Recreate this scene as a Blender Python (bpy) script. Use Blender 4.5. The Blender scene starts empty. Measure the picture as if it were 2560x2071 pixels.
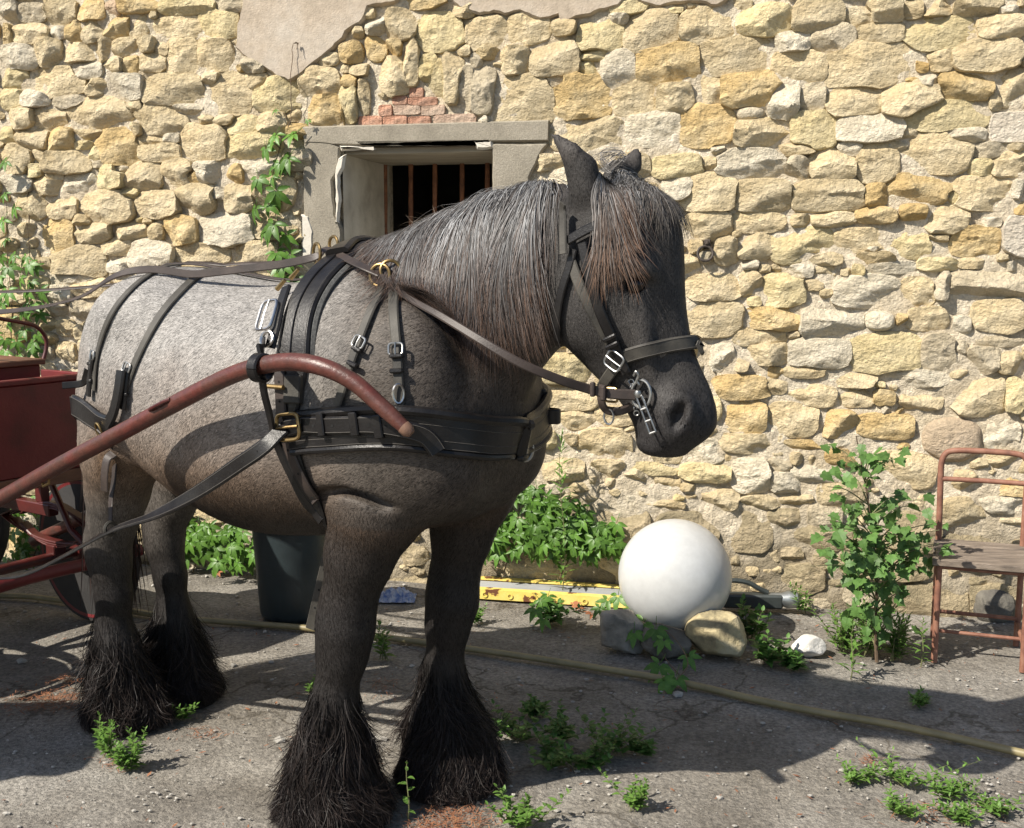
import bpy, math, random
import numpy as np
from mathutils import Vector, Matrix
rng = np.random.default_rng(7)
random.seed(7)
scene = bpy.context.scene
COLL = scene.collection
# ------------------------------------------------------------------ camera
FPX, CX, CY, CAMH, HOR = 2800.0, 1280.0, 1035.5, 1.6, 650.0
PITCH = math.atan((CY - HOR) / FPX)
camd = bpy.data.cameras.new('camera')
cam = bpy.data.objects.new('camera', camd)
COLL.objects.link(cam)
cam.location = (0, 0, CAMH)
cam.rotation_euler = (math.pi / 2 - PITCH, 0, 0)
camd.sensor_fit = 'HORIZONTAL'
camd.sensor_width = 36.0
camd.lens = 36.0 * FPX / 2560.0
camd.clip_start = 0.05
camd.clip_end = 500
scene.camera = cam
# ------------------------------------------------------------------ light
SUN = Vector((-0.90, -0.55, 1.0)).normalized()      # towards the sun
world = bpy.data.worlds.new('World')
scene.world = world
world.use_nodes = True
wn = world.node_tree
wn.nodes.clear()
sky = wn.nodes.new('ShaderNodeTexSky')
sky.sky_type = 'NISHITA'
sky.sun_disc = False
sky.sun_elevation = math.asin(SUN.z)
sky.sun_rotation = math.atan2(SUN.x, SUN.y)
bg = wn.nodes.new('ShaderNodeBackground')
bg.inputs[1].default_value = 0.075
wo = wn.nodes.new('ShaderNodeOutputWorld')
wn.links.new(sky.outputs[0], bg.inputs[0])
wn.links.new(bg.outputs[0], wo.inputs[0])
sd = bpy.data.lights.new('sun', 'SUN')
sd.energy = 4.6
sd.angle = math.radians(0.53)
sd.color = (1.0, 0.93, 0.82)
so = bpy.data.objects.new('sun', sd)
COLL.objects.link(so)
so.rotation_euler = SUN.to_track_quat('Z', 'Y').to_euler()
vs = scene.view_settings
vs.view_transform = 'Standard'
vs.look = 'None'
vs.exposure = 0.85
vs.gamma = 1.0
vs.use_curve_mapping = False
scene.cycles.max_bounces = 6
scene.cycles.diffuse_bounces = 3
scene.cycles.transparent_max_bounces = 8

# ------------------------------------------------------------------ helpers
A3 = lambda *v: np.array(v, float)
C0 = A3(0, 0, CAMH)
RGT = A3(1, 0, 0); FWD = A3(0, math.cos(PITCH), -math.sin(PITCH)); UPV = A3(0, math.sin(PITCH), math.cos(PITCH))
def ray(x, y): return (x - CX) / FPX * RGT + FWD - (y - CY) / FPX * UPV
def gnd(x, y, z=0.0):
    r = ray(x, y); return C0 + r * ((z - CAMH) / r[2])
def onplane(x, y, p, n):
    r = ray(x, y); return C0 + r * (np.dot(np.asarray(p) - C0, n) / np.dot(r, n))
def unit(v):
    v = np.asarray(v, float); return v / (np.linalg.norm(v, axis=-1, keepdims=True) + 1e-12)

class MB:
    """collects shapes for ONE mesh object"""
    def __init__(self): self.v = []; self.f = []; self.n = 0
    def add(self, v, f):
        self.v.append(np.asarray(v, float).reshape(-1, 3)); o = self.n
        self.f.extend([tuple(int(i) + o for i in q) for q in f]); self.n += len(self.v[-1]); return self
    def box(self, c, half, M=None, bev=0.0):
        c = np.asarray(c, float); h = np.asarray(half, float)
        if bev <= 0:
            p = np.array([[x, y, z] for x in (-1, 1) for y in (-1, 1) for z in (-1, 1)]) * h
            f = [(0, 1, 3, 2), (4, 6, 7, 5), (0, 4, 5, 1), (2, 3, 7, 6), (0, 2, 6, 4), (1, 5, 7, 3)]
        else:
            b = min(bev, h.min() * .9); p = []; idx = {}
            for x in (-1, 1):
                for y in (-1, 1):
                    for z in (-1, 1):
                        s = A3(x, y, z)
                        for ax in range(3):
                            q = s * (h - b); q[ax] = s[ax] * h[ax]; idx[(x, y, z, ax)] = len(p); p.append(q)
            f = []
            for ax in range(3):
                o1, o2 = [k for k in range(3) if k != ax]
                for sg in (-1, 1):
                    q = []
                    for (i, j) in ((-1, -1), (1, -1), (1, 1), (-1, 1)):
                        s = [0, 0, 0]; s[ax] = sg; s[o1] = i; s[o2] = j; q.append(idx[(s[0], s[1], s[2], ax)])
                    f.append(q)
            for ax in range(3):
                o1, o2 = [k for k in range(3) if k != ax]
                for i in (-1, 1):
                    for j in (-1, 1):
                        s1 = [0, 0, 0]; s1[o1] = i; s1[o2] = j; s2 = list(s1); s1[ax] = -1; s2[ax] = 1
                        f.append([idx[(*s1, o1)], idx[(*s2, o1)], idx[(*s2, o2)], idx[(*s1, o2)]])
            for x in (-1, 1):
                for y in (-1, 1):
                    for z in (-1, 1): f.append([idx[(x, y, z, 0)], idx[(x, y, z, 1)], idx[(x, y, z, 2)]])
            p = np.array(p)
        if M is not None: p = p @ np.asarray(M, float).T
        return self.add(p + c, f)
    def tube(self, path, r, n=8, cap=True, closed=False):
        P = np.asarray(path, float); K = len(P)
        r = np.broadcast_to(np.asarray(r, float), (K,))
        if closed: T = unit(np.roll(P, -1, 0) - np.roll(P, 1, 0))
        else: T = unit(np.gradient(P, axis=0))
        u = np.cross(T[0], A3(0, 0, 1))
        if np.linalg.norm(u) < .1: u = np.cross(T[0], A3(1, 0, 0))
        u = unit(u); U = []
        for k in range(K):
            u = unit(u - T[k] * np.dot(u, T[k])); U.append(u)
        U = np.array(U); V = np.cross(T, U)
        an = np.arange(n) * 2 * math.pi / n
        pts = P[:, None, :] + r[:, None, None] * (np.cos(an)[None, :, None] * U[:, None, :] + np.sin(an)[None, :, None] * V[:, None, :])
        f = []
        for k in range(K if closed else K - 1):
            k2 = (k + 1) % K
            for i in range(n): f.append((k * n + i, k * n + (i + 1) % n, k2 * n + (i + 1) % n, k2 * n + i))
        if cap and not closed: f.append(tuple(range(n))[::-1]); f.append(tuple((K - 1) * n + i for i in range(n)))
        return self.add(pts.reshape(-1, 3), f)
    def ring(self, c, nrm, R, r, n=20, m=7, a0=0, a1=2 * math.pi, ex=None, sx=1.0, sy=1.0):
        nrm = unit(nrm); ex = unit(np.cross(nrm, A3(0, 0, 1)) if ex is None else ex); ey = np.cross(nrm, ex)
        full = abs(a1 - a0 - 2 * math.pi) < 1e-6
        an = np.linspace(a0, a1, n, endpoint=not full)
        P = np.asarray(c) + R * (np.cos(an)[:, None] * ex * sx + np.sin(an)[:, None] * ey * sy)
        return self.tube(P, r, m, closed=full)
    def strap(self, P, N, w, th, shift=None, taper=None):
        """leather band: points, outward normals, width, thickness; bevelled section"""
        P = np.asarray(P, float); N = unit(np.asarray(N, float)); K = len(P)
        T = unit(np.gradient(P, axis=0)); B = unit(np.cross(T, N)); N = unit(np.cross(B, T))
        w = np.broadcast_to(np.asarray(w, float), (K,)).copy(); 
        e = np.minimum(th * .6, w * .2)
        prof = [(-.5, 0, 0), (-.5, .45, 0), (-.5, 1, 1), (.5, 1, -1), (.5, .45, 0), (.5, 0, 0)]
        pts = np.stack([P + B * ((a * w) + s * e)[:, None] + N * (b * th) for a, b, s in prof], 1)
        m = len(prof); f = []
        for k in range(K - 1):
            for i in range(m): f.append((k * m + i, k * m + (i + 1) % m, (k + 1) * m + (i + 1) % m, (k + 1) * m + i))
        f.append(tuple(range(m))[::-1]); f.append(tuple((K - 1) * m + i for i in range(m)))
        return self.add(pts.reshape(-1, 3), f)
    def lathe(self, prof, c=(0, 0, 0), n=32, M=None, closed=False):
        pr = np.asarray(prof, float); an = np.arange(n) * 2 * math.pi / n; K = len(pr)
        p = np.stack([pr[:, 0, None] * np.cos(an), pr[:, 0, None] * np.sin(an), np.repeat(pr[:, 1, None], n, 1)], -1).reshape(-1, 3)
        if M is not None: p = p @ np.asarray(M, float).T
        f = [(k * n + i, k * n + (i + 1) % n, (k + 1) * n + (i + 1) % n, (k + 1) * n + i) for k in range(K - 1) for i in range(n)]
        if pr[0, 0] > 1e-6: f.append(tuple(range(n))[::-1])
        if pr[-1, 0] > 1e-6: f.append(tuple((K - 1) * n + i for i in range(n)))
        return self.add(p + np.asarray(c, float), f)
    def prism(self, poly, origin, ex, ey, depth):
        """polygon in plane (ex,ey) extruded along ex x ey by depth"""
        poly = np.asarray(poly, float); ex = np.asarray(ex, float); ey = np.asarray(ey, float); nz = np.cross(ex, ey)
        b = np.asarray(origin) + poly[:, :1] * ex + poly[:, 1:2] * ey; t = b + nz * depth; n = len(poly)
        f = [tuple(range(n))[::-1], tuple(range(n, 2 * n))] + [(i, (i + 1) % n, n + (i + 1) % n, n + i) for i in range(n)]
        return self.add(np.vstack([b, t]), f)
    def mesh(self, name, m=None, smooth=True, sharp=None):
        me = bpy.data.meshes.new(name)
        me.from_pydata(np.vstack(self.v).tolist(), [], self.f)
        if m is not None: me.materials.append(m)
        if smooth: me.polygons.foreach_set('use_smooth', np.ones(len(me.polygons), bool))
        me.validate(); me.update()
        if smooth and sharp is not None:
            try: me.set_sharp_from_angle(angle=math.radians(sharp))
            except Exception: pass
        return me
    def obj(self, name, m=None, parent=None, smooth=True, sharp=40):
        return link(name, self.mesh(name, m, smooth, sharp), parent)
def link(name, data, parent=None, M=None):
    o = bpy.data.objects.new(name, data); COLL.objects.link(o)
    if M is not None: o.matrix_world = Matrix(M)
    if parent is not None: o.parent = parent
    return o
def tag(o, label, cat, group=None, kind=None):
    o['label'] = label
    if cat: o['category'] = cat
    if group: o['group'] = group
    if kind: o['kind'] = kind
    return o
def thing(name, label, cat, group=None):
    return tag(link(name, None), label, cat, group)
def bigmesh(name, V, Q, m=None, col=None, smooth=True):
    """numpy mesh: V (n,3), Q (k,3|4), optional per-vertex colour"""
    V = np.ascontiguousarray(V, np.float32); Q = np.ascontiguousarray(Q, np.int32); k = Q.shape[1]
    me = bpy.data.meshes.new(name)
    me.vertices.add(len(V)); me.vertices.foreach_set('co', V.ravel())
    me.loops.add(Q.size); me.loops.foreach_set('vertex_index', Q.ravel())
    me.polygons.add(len(Q)); me.polygons.foreach_set('loop_start', np.arange(0, Q.size, k, dtype=np.int32))
    me.polygons.foreach_set('use_smooth', np.full(len(Q), bool(smooth)))
    me.update(calc_edges=True)
    if col is not None:
        at = me.color_attributes.new('Col', 'FLOAT_COLOR', 'POINT')
        c4 = np.ones((len(V), 4), np.float32); c4[:, :3] = col; at.data.foreach_set('color', c4.ravel())
    if m is not None: me.materials.append(m)
    return me
def catmull(P, n=8):
    P = np.asarray(P, float); Q = np.vstack([2 * P[0] - P[1], P, 2 * P[-1] - P[-2]]); out = []
    for i in range(len(P) - 1):
        p0, p1, p2, p3 = Q[i:i + 4]
        for t in np.linspace(0, 1, n, endpoint=False):
            out.append(.5 * (2 * p1 + (p2 - p0) * t + (2 * p0 - 5 * p1 + 4 * p2 - p3) * t * t + (3 * p1 - p0 - 3 * p2 + p3) * t ** 3))
    out.append(P[-1]); return np.array(out)

# ------------------------------------------------------------------ materials
def mat(name, c1, c2=None, scale=8.0, rough=.7, bump=0.0, bscale=60.0, metal=0.0, c3=None, attr=False, objvar=0.0, detail=6.0, spec=.5, stretch=None, bdist=.01, coat=0.0, fine=None, trans=0.0, attrmix=1.0):
    m = bpy.data.materials.new(name); m.use_nodes = True; t = m.node_tree; N = t.nodes; L = t.links
    b = N['Principled BSDF']
    b.inputs['Roughness'].default_value = rough; b.inputs['Metallic'].default_value = metal
    b.inputs['Specular IOR Level'].default_value = spec
    if coat: b.inputs['Coat Weight'].default_value = coat; b.inputs['Coat Roughness'].default_value = .25
    tc = N.new('ShaderNodeTexCoord'); src = tc.outputs['Object']
    if stretch is not None:
        mp = N.new('ShaderNodeMapping'); mp.inputs['Scale'].default_value = stretch; L.new(src, mp.inputs[0]); src = mp.outputs[0]
    def noise(s, d=detail, r=.6):
        n = N.new('ShaderNodeTexNoise'); n.inputs['Scale'].default_value = s; n.inputs['Detail'].default_value = d; n.inputs['Roughness'].default_value = r
        L.new(src, n.inputs['Vector']); return n
    def ramp(fac, stops):
        r = N.new('ShaderNodeValToRGB'); L.new(fac, r.inputs[0]); e = r.color_ramp.elements
        while len(e) < len(stops): e.new(.5)
        for k, (p, c) in enumerate(stops): e[k].position = p; e[k].color = (*c, 1)
        return r.outputs[0]
    def mix(mode, fac, a, bb):
        x = N.new('ShaderNodeMix'); x.data_type = 'RGBA'; x.blend_type = mode
        if isinstance(fac, float): x.inputs[0].default_value = fac
        else: L.new(fac, x.inputs[0])
        for s, v in ((x.inputs[6], a), (x.inputs[7], bb)):
            if isinstance(v, tuple): s.default_value = (*v, 1)
            else: L.new(v, s)
        return x.outputs[2]
    if c2 is None: c2 = tuple(x * .75 for x in c1)
    n1 = noise(scale)
    stops = [(.34, c2), (.62, c1)] if c3 is None else [(.3, c2), (.5, c1), (.7, c3)]
    col = ramp(n1.outputs['Fac'], stops)
    if attr:
        a = N.new('ShaderNodeAttribute'); a.attribute_name = 'Col'
        g = ramp(n1.outputs['Fac'], [(.3, (.7, .7, .7)), (.7, (1.25, 1.25, 1.25))])
        col = mix('MULTIPLY', attrmix, a.outputs['Color'], g)
    if fine is not None:
        n2 = noise(fine[0], 4.0, .7)
        col = mix('MULTIPLY', 1.0, col, ramp(n2.outputs['Fac'], [(.35, (1 - fine[1],) * 3), (.65, (1 + fine[1] * .6,) * 3)]))
    if objvar:
        oi = N.new('ShaderNodeObjectInfo')
        r = ramp(oi.outputs['Random'], [(0, (1 - objvar, 1 - objvar, 1 - objvar * 1.05)), (1, (1 + objvar * .7, 1 + objvar * .65, 1 + objvar * .5))])
        col = mix('MULTIPLY', 1.0, col, r)
    L.new(col, b.inputs['Base Color'])
    if trans:
        tr = N.new('ShaderNodeBsdfTranslucent'); L.new(col, tr.inputs[0]); ms = N.new('ShaderNodeMixShader'); ms.inputs[0].default_value = trans
        L.new(b.outputs[0], ms.inputs[1]); L.new(tr.outputs[0], ms.inputs[2]); L.new(ms.outputs[0], N['Material Output'].inputs[0])
    if bump:
        nb = noise(bscale, 8.0, .65); bp = N.new('ShaderNodeBump'); bp.inputs['Strength'].default_value = bump; bp.inputs['Distance'].default_value = bdist
        L.new(nb.outputs['Fac'], bp.inputs['Height']); L.new(bp.outputs[0], b.inputs['Normal'])
    return m
def vnoise(P, seed=0, oct=3):
    """cheap smooth 3d value noise in numpy, about -1..1"""
    P = np.asarray(P, float); out = np.zeros(len(P)); amp = 1.0; tot = 0
    for o in range(oct):
        Q = P * 2 ** o + seed * 17.31 + o * 5.7; I = np.floor(Q).astype(np.int64); Fr = Q - I; Fr = Fr * Fr * (3 - 2 * Fr); acc = 0
        for dx in (0, 1):
            for dy in (0, 1):
                for dz in (0, 1):
                    h = ((I[:, 0] + dx) * 73856093) ^ ((I[:, 1] + dy) * 19349663) ^ ((I[:, 2] + dz) * 83492791)
                    h = (h ^ (h >> 13)) * 1274126177; h = (h ^ (h >> 16)) & 0xffff
                    wgt = (Fr[:, 0] if dx else 1 - Fr[:, 0]) * (Fr[:, 1] if dy else 1 - Fr[:, 1]) * (Fr[:, 2] if dz else 1 - Fr[:, 2])
                    acc = acc + wgt * (h / 32767.5 - 1)
        out += amp * acc; tot += amp; amp *= .5
    return out / tot
# ------------------------------------------------------------------ ground
M_ground = mat('worn_concrete', (.235, .222, .20), (.17, .158, .14), 2.6, .92, 1.0, 60, c3=(.315, .30, .272), fine=(70, .45), bdist=.016, detail=9)
def ground_wear(m):
    t = m.node_tree; N = t.nodes; L = t.links; b = N['Principled BSDF']; src = b.inputs['Base Color'].links[0].from_socket; tc = N.new('ShaderNodeTexCoord')
    nz = N.new('ShaderNodeTexNoise'); nz.inputs['Scale'].default_value = 5.0; nz.inputs['Detail'].default_value = 6; L.new(tc.outputs['Object'], nz.inputs[0])
    mx = N.new('ShaderNodeMix'); mx.data_type = 'RGBA'; mx.blend_type = 'LINEAR_LIGHT'; mx.inputs[0].default_value = .22; L.new(tc.outputs['Object'], mx.inputs[6]); L.new(nz.outputs['Color'], mx.inputs[7])
    vo = N.new('ShaderNodeTexVoronoi'); vo.feature = 'DISTANCE_TO_EDGE'; vo.inputs['Scale'].default_value = .95; L.new(mx.outputs[2], vo.inputs['Vector'])
    cr = N.new('ShaderNodeValToRGB'); L.new(vo.outputs['Distance'], cr.inputs[0]); e = cr.color_ramp.elements; e[0].position = .002; e[0].color = (.38, .35, .30, 1); e[1].position = .012; e[1].color = (1, 1, 1, 1)
    n2 = N.new('ShaderNodeTexNoise'); n2.inputs['Scale'].default_value = 1.1; n2.inputs['Detail'].default_value = 9; n2.inputs['Roughness'].default_value = .7; L.new(tc.outputs['Object'], n2.inputs[0])
    r2_ = N.new('ShaderNodeValToRGB'); L.new(n2.outputs['Fac'], r2_.inputs[0]); e = r2_.color_ramp.elements; e[0].position = .36; e[0].color = (.70, .66, .60, 1); e[1].position = .64; e[1].color = (1.22, 1.2, 1.17, 1)
    a = N.new('ShaderNodeMix'); a.data_type = 'RGBA'; a.blend_type = 'MULTIPLY'; a.inputs[0].default_value = 1; L.new(src, a.inputs[6]); L.new(r2_.outputs[0], a.inputs[7])
    c = N.new('ShaderNodeMix'); c.data_type = 'RGBA'; c.blend_type = 'MULTIPLY'; c.inputs[0].default_value = .8; L.new(a.outputs[2], c.inputs[6]); L.new(cr.outputs[0], c.inputs[7]); L.new(c.outputs[2], b.inputs['Base Color'])
ground_wear(M_ground)
def build_ground():
    n = 150; xs = np.linspace(-4.5, 4.5, n); ys = np.linspace(1.2, 6.2, n)
    X, Y = np.meshgrid(xs, ys, indexing='ij'); P = np.stack([X, Y, 0 * X], -1).reshape(-1, 3)
    edge = np.minimum.reduce([P[:, 0] + 4.5, 4.5 - P[:, 0], P[:, 1] - 1.2, 6.2 - P[:, 1]]).clip(0, .5) / .5
    P[:, 2] = edge * (.007 * vnoise(P * 2.2, 3) + .0035 * vnoise(P * 11, 4)) - .006
    I = np.arange(n * n).reshape(n, n)
    Q = np.stack([I[:-1, :-1], I[1:, :-1], I[1:, 1:], I[:-1, 1:]], -1).reshape(-1, 4)
    V = list(P); o = len(V)
    B = 120.0
    ring_in = [(-4.5, 1.2), (4.5, 1.2), (4.5, 6.2), (-4.5, 6.2)]; ring_out = [(-B, -B), (B, -B), (B, B), (-B, B)]
    V = np.vstack([P, [(x, y, -.006) for x, y in ring_in], [(x, y, -.006) for x, y in ring_out]])
    Q2 = [[o + i, o + 4 + i, o + 4 + (i + 1) % 4, o + (i + 1) % 4] for i in range(4)]
    g = link('ground', bigmesh('ground', V, np.vstack([Q, Q2]), M_ground)); g['kind'] = 'structure'
    g['label'] = 'worn grey concrete yard strewn with grit'
build_ground()

# ------------------------------------------------------------------ stone wall
_b1, _b2 = gnd(500, 1415), gnd(2100, 1518)
WU = unit(_b2 - _b1); WN = A3(WU[1], -WU[0], 0); ZZ = A3(0, 0, 1)
W0 = _b1 - WU * (_b1[0] / WU[0])
def wpt(u, z, n=0.0): return W0 + np.multiply.outer(u, WU) + np.multiply.outer(z, ZZ) + np.multiply.outer(n, WN)
def wuz(x, y, n=.02):
    p = onplane(x, y, W0 + WN * n, WN); return float(np.dot(p - W0, WU)), float(p[2])
K = 860 / 2133.0
RAW = {(0, 0): '''0,10,115,130 115,25,290,140 285,0,480,155 465,0,650,130,o 655,0,745,105,p 715,0,990,75,o 990,0,1320,80,y 1335,0,1525,70
0,160,95,280,o 85,150,305,275 310,165,405,240,w 405,120,520,250,o 505,120,645,270 630,100,810,235,o 790,95,920,235 930,110,1260,225 1220,70,1480,240
0,280,240,430,w 230,245,390,415 380,275,590,380 585,240,700,380 700,240,865,350 865,230,970,325 945,255,1055,350 1010,240,1230,460 1220,235,1445,445
425,385,640,485,w 635,355,765,450 760,350,870,460,o 865,330,1040,440 0,425,170,550 180,425,525,600 530,495,670,600 670,460,890,635 880,470,1260,650 1240,450,1370,530
1255,460,1575,715 1515,460,1665,555 1565,490,1860,690 1850,420,2100,600 0,555,145,680 120,560,310,660 330,590,545,670 195,660,410,800 45,670,215,795 400,600,820,805
780,625,885,690 820,650,1150,840 1060,645,1245,715 1225,720,1320,780 1320,705,1450,770 1410,720,1600,835 1590,700,1790,825 1880,575,2133,765,o 0,785,80,890 105,800,300,930
300,795,465,945,o 430,805,655,865 450,875,570,925 585,790,860,1030,o 810,760,880,850 830,835,1010,900 850,890,1115,1000 1005,825,1110,885 1100,775,1410,1000 1380,835,1735,1005
0,900,195,1085 200,925,300,1010 265,940,565,1075 150,1020,265,1100 535,910,640,1010 560,990,650,1040,g 590,1020,780,1170 770,1010,1000,1180 690,1030,800,1075,w 1000,990,1200,1165
1150,1050,1240,1130,o 1195,1000,1400,1130 1390,1020,1510,1140,o 1505,1000,1720,1120 0,1085,200,1195 205,1095,385,1205 275,1075,385,1120 390,1080,605,1200,w 100,1205,285,1360 285,1220,480,1360
480,1190,820,1385 760,1165,860,1240 830,1190,1115,1350 1095,1140,1330,1320 1310,1165,1400,1235,w 1385,1140,1575,1315 1560,1100,1830,1300 0,1290,95,1370 110,1385,215,1470 220,1365,455,1580,o
450,1330,565,1400 450,1385,700,1505 705,1380,905,1490 925,1390,1015,1490 1010,1340,1225,1520,o 1220,1330,1575,1535 1560,1330,1830,1480 310,1530,650,1736 625,1480,820,1580 660,1590,800,1690
800,1490,1075,1690 1080,1510,1420,1640 1420,1500,1720,1640 0,1480,110,1560 230,1600,330,1680''',
(850, 0): '''165,110,290,225 290,60,475,245 475,90,770,310,y 785,115,1050,315 1040,90,1310,265 1310,125,1460,215 1475,110,1755,315 1765,70,2095,330 1660,85,1790,150
0,265,140,390,o 155,215,290,375,o 290,245,385,350,o 380,250,490,530 245,350,440,585 490,340,615,500 545,375,665,595 635,330,770,630 720,420,830,680 805,405,965,705
850,290,990,365,o 810,335,880,415,g 1000,300,1180,460 1170,255,1480,480 1490,310,1660,375 1490,375,1600,465 1620,320,1835,560 1835,265,2230,530,o 0,395,60,450 55,395,180,470
15,455,105,550,o 0,520,115,750 100,510,185,715 0,640,30,765,o 915,470,1345,770 1280,475,1410,540 1310,470,1690,745,o 1695,505,1965,715 1960,510,2190,700
110,720,260,780,b 262,720,415,778,b 418,722,560,778,b 575,710,845,775,B 328,650,500,710,B 500,652,650,715,B 415,605,600,655,b 320,595,415,650,b 425,545,515,605,b 235,650,320,720,b
845,720,915,770 1310,735,1770,940 1770,700,2120,900 1935,960,2250,1105 2000,1100,2230,1240 1190,960,1380,1060''',
(1700, 0): '''10,55,350,270 350,45,700,215 690,0,1010,210 1030,45,1215,155 1150,0,1385,135 1385,0,1510,110 1510,0,1690,100 1700,0,2000,100 1960,40,2090,90 815,150,1085,335
1110,140,1400,270 1390,105,1840,300 1840,100,2133,245 110,230,570,470 600,195,810,320 570,315,915,510 905,255,1500,545 1460,360,1545,445,o 1540,305,1690,440 1690,240,2110,445
125,465,255,655 235,445,635,670,o 545,515,740,735 740,520,900,690 905,530,1265,715 1250,490,1630,720 1480,450,1590,550 1370,480,1470,515,o 1605,450,1955,620,o 1955,420,2133,660
1920,575,2000,680 0,650,345,900,o 340,660,525,750,W 330,740,690,910 690,690,965,930 965,715,1390,880 1390,625,1915,810 1920,690,2250,885,G 1640,790,1890,890,w 1385,800,1470,865
225,930,640,1110 600,890,840,960 660,970,800,1130 805,920,1090,1115 1095,885,1360,1130 1275,870,1420,930 980,880,1130,970 1370,825,1800,1080 1830,885,2020,980 1795,985,1935,1090
1940,940,2133,1100 2035,890,2133,940 0,1080,355,1305 330,1110,690,1320 680,1120,1145,1310 1145,1140,1290,1275,o 1270,1080,1690,1270,o 1690,1095,2070,1310 1660,1190,1730,1260 2060,1120,2133,1230
40,1310,320,1490 320,1315,650,1440 690,1330,810,1410 810,1315,1080,1405 1095,1285,1340,1385,o 1365,1260,1530,1365,o 1530,1270,1780,1450 1860,1350,1995,1410 2000,1330,2250,1600,G 1690,1410,1990,1590,o
50,1490,140,1570 215,1470,360,1640 350,1450,570,1610 570,1410,960,1640,y 960,1420,1290,1560 1300,1450,1550,1600 1150,1520,1240,1570,w 1160,1620,1460,1700,w 1100,1560,1330,1640 1480,1600,1720,1680
1730,1600,1880,1670 780,1560,1000,1650''',
(1700, 680): '''40,20,380,180 500,20,770,220 370,0,510,150 950,20,1365,220,w 1365,40,1580,230 1575,0,1670,170 1650,0,2133,175 1820,170,2133,380 50,180,385,400 390,220,750,370,o
750,215,1140,420 1140,240,1335,370,W 1410,215,1660,365 1700,270,1800,385,w 1340,260,1410,330,o 330,345,650,465 190,440,330,620,w 330,530,425,615 430,430,670,580 675,410,1060,600,w
1065,380,1490,630,y 1500,390,1705,630 1700,430,1780,510,g 1780,460,1980,630 1850,400,2133,470 1980,500,2133,640 200,640,565,795,o 490,590,640,660,o 640,580,890,660 940,620,1210,720
1250,600,1660,715,w 1670,650,2020,890 2020,660,2133,870 680,700,965,840 530,660,660,760 980,720,1200,840 1200,730,1330,830,o 1375,740,1620,860 290,790,540,1000,o 535,800,850,1020
860,860,1090,1030,o 1105,875,1460,1040,o 1500,895,1880,1190,P 1880,920,2100,1100 220,1000,600,1130 620,1040,890,1120,o 50,1030,270,1190,w 0,1180,320,1310 320,1160,560,1370,w 550,1150,690,1240
555,1240,740,1370,w 700,1200,1040,1320,w 900,1040,1100,1100 1900,1110,2133,1220 0,1310,100,1360 135,1340,360,1480 380,1380,620,1470 610,1370,820,1450 555,1470,790,1575,w 240,1490,560,1736,g
620,1560,1060,1736 800,1440,1000,1600,g 1620,1400,1900,1600 1850,1380,2133,1500 1680,1230,1830,1350''',
(850, 680): '''1250,510,1560,700,y 1240,690,1600,860 1590,830,1840,960 1370,860,1590,980 1200,980,1340,1100 1480,970,1800,1190 1780,1180,2100,1270 1100,1090,1240,1200,g 1095,1290,1250,1365,w
1260,1290,1390,1375,w 1560,1150,1760,1280 1760,1200,1920,1310 1720,1370,1860,1440,w 1870,1410,2133,1480 1730,1480,1920,1690,g 1420,1300,1560,1370 1530,1370,1700,1450''',
(0, 680): '''310,0,600,90 300,80,445,190,w 430,30,680,160 440,180,620,290 350,300,460,400 240,290,350,370 200,380,350,460 130,200,230,290 230,460,330,560,w 330,440,470,560 450,330,520,420 150,20,300,120''',
(1700, 1371): '''410,45,530,110 640,90,890,290 1800,220,2080,440,g'''}
STN = []          # cu, cz, a, b, exponent, colour, listed
for (ox, oy), txt in RAW.items():
    for tok in txt.split():
        p = tok.split(','); x0, y0, x1, y1 = [float(q) for q in p[:4]]; c = p[4] if len(p) > 4 else 'n'
        u0, z1 = wuz(ox + x0 * K, oy + y0 * K); u1, z0 = wuz(ox + x1 * K, oy + y1 * K)
        ex = 7.0 if c in 'bBG' else (2.3 if c in 'WP' else 3.2)
        STN.append([(u0 + u1) / 2, (z0 + z1) / 2, abs(u1 - u0) / 2, abs(z1 - z0) / 2, ex, c, 1])
UMIN, UMAX, ZMIN, ZMAX = -4.0, 3.4, -.08, 3.45
wo0, wz1 = wuz(852, 368); wo1, _z = wuz(1228, 368)          # window opening
so0, sz1 = wuz(757, 316); so1, _z = wuz(1372, 313); wz0 = 1.22
def inpoly(U, Z, poly):
    U = np.asarray(U); Z = np.asarray(Z); c = np.zeros(U.shape, bool); n = len(poly)
    for i in range(n):
        (x1, y1), (x2, y2) = poly[i], poly[(i + 1) % n]
        if y1 == y2: continue
        k = ((y1 > Z) != (y2 > Z)) & (U < (x2 - x1) * (Z - y1) / (y2 - y1) + x1); c ^= k
    return c
def rough_poly(pts, step=.02, amp=.008, seed=1, close=True):
    out = []; n = len(pts)
    for i in range(n):
        a = A3(*pts[i]); b = A3(*pts[(i + 1) % n]); L = np.linalg.norm(b - a); k = max(1, int(L / step)); d = (b - a) / max(L, 1e-9); nn = A3(-d[1], d[0])
        for j in range(k):
            q = a + (b - a) * j / k; w = vnoise(np.array([[q[0] * 22, q[1] * 22, seed]]), seed, 3)[0]
            out.append(q + nn * amp * w * (0 if L < step else 1))
    return np.array(out)
px = lambda L: [wuz(x, y, .03) for x, y in L]
PATCH1 = rough_poly(px([(608, -260), (604, 20), (592, 60), (588, 120), (606, 142), (645, 158), (690, 190), (722, 206), (752, 190), (775, 165), (800, 150), (835, 122), (858, 96), (866, 78), (905, 62), (922, 20), (990, 8), (1020, -20), (1100, -260)]), .02, .012, 2)
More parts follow.
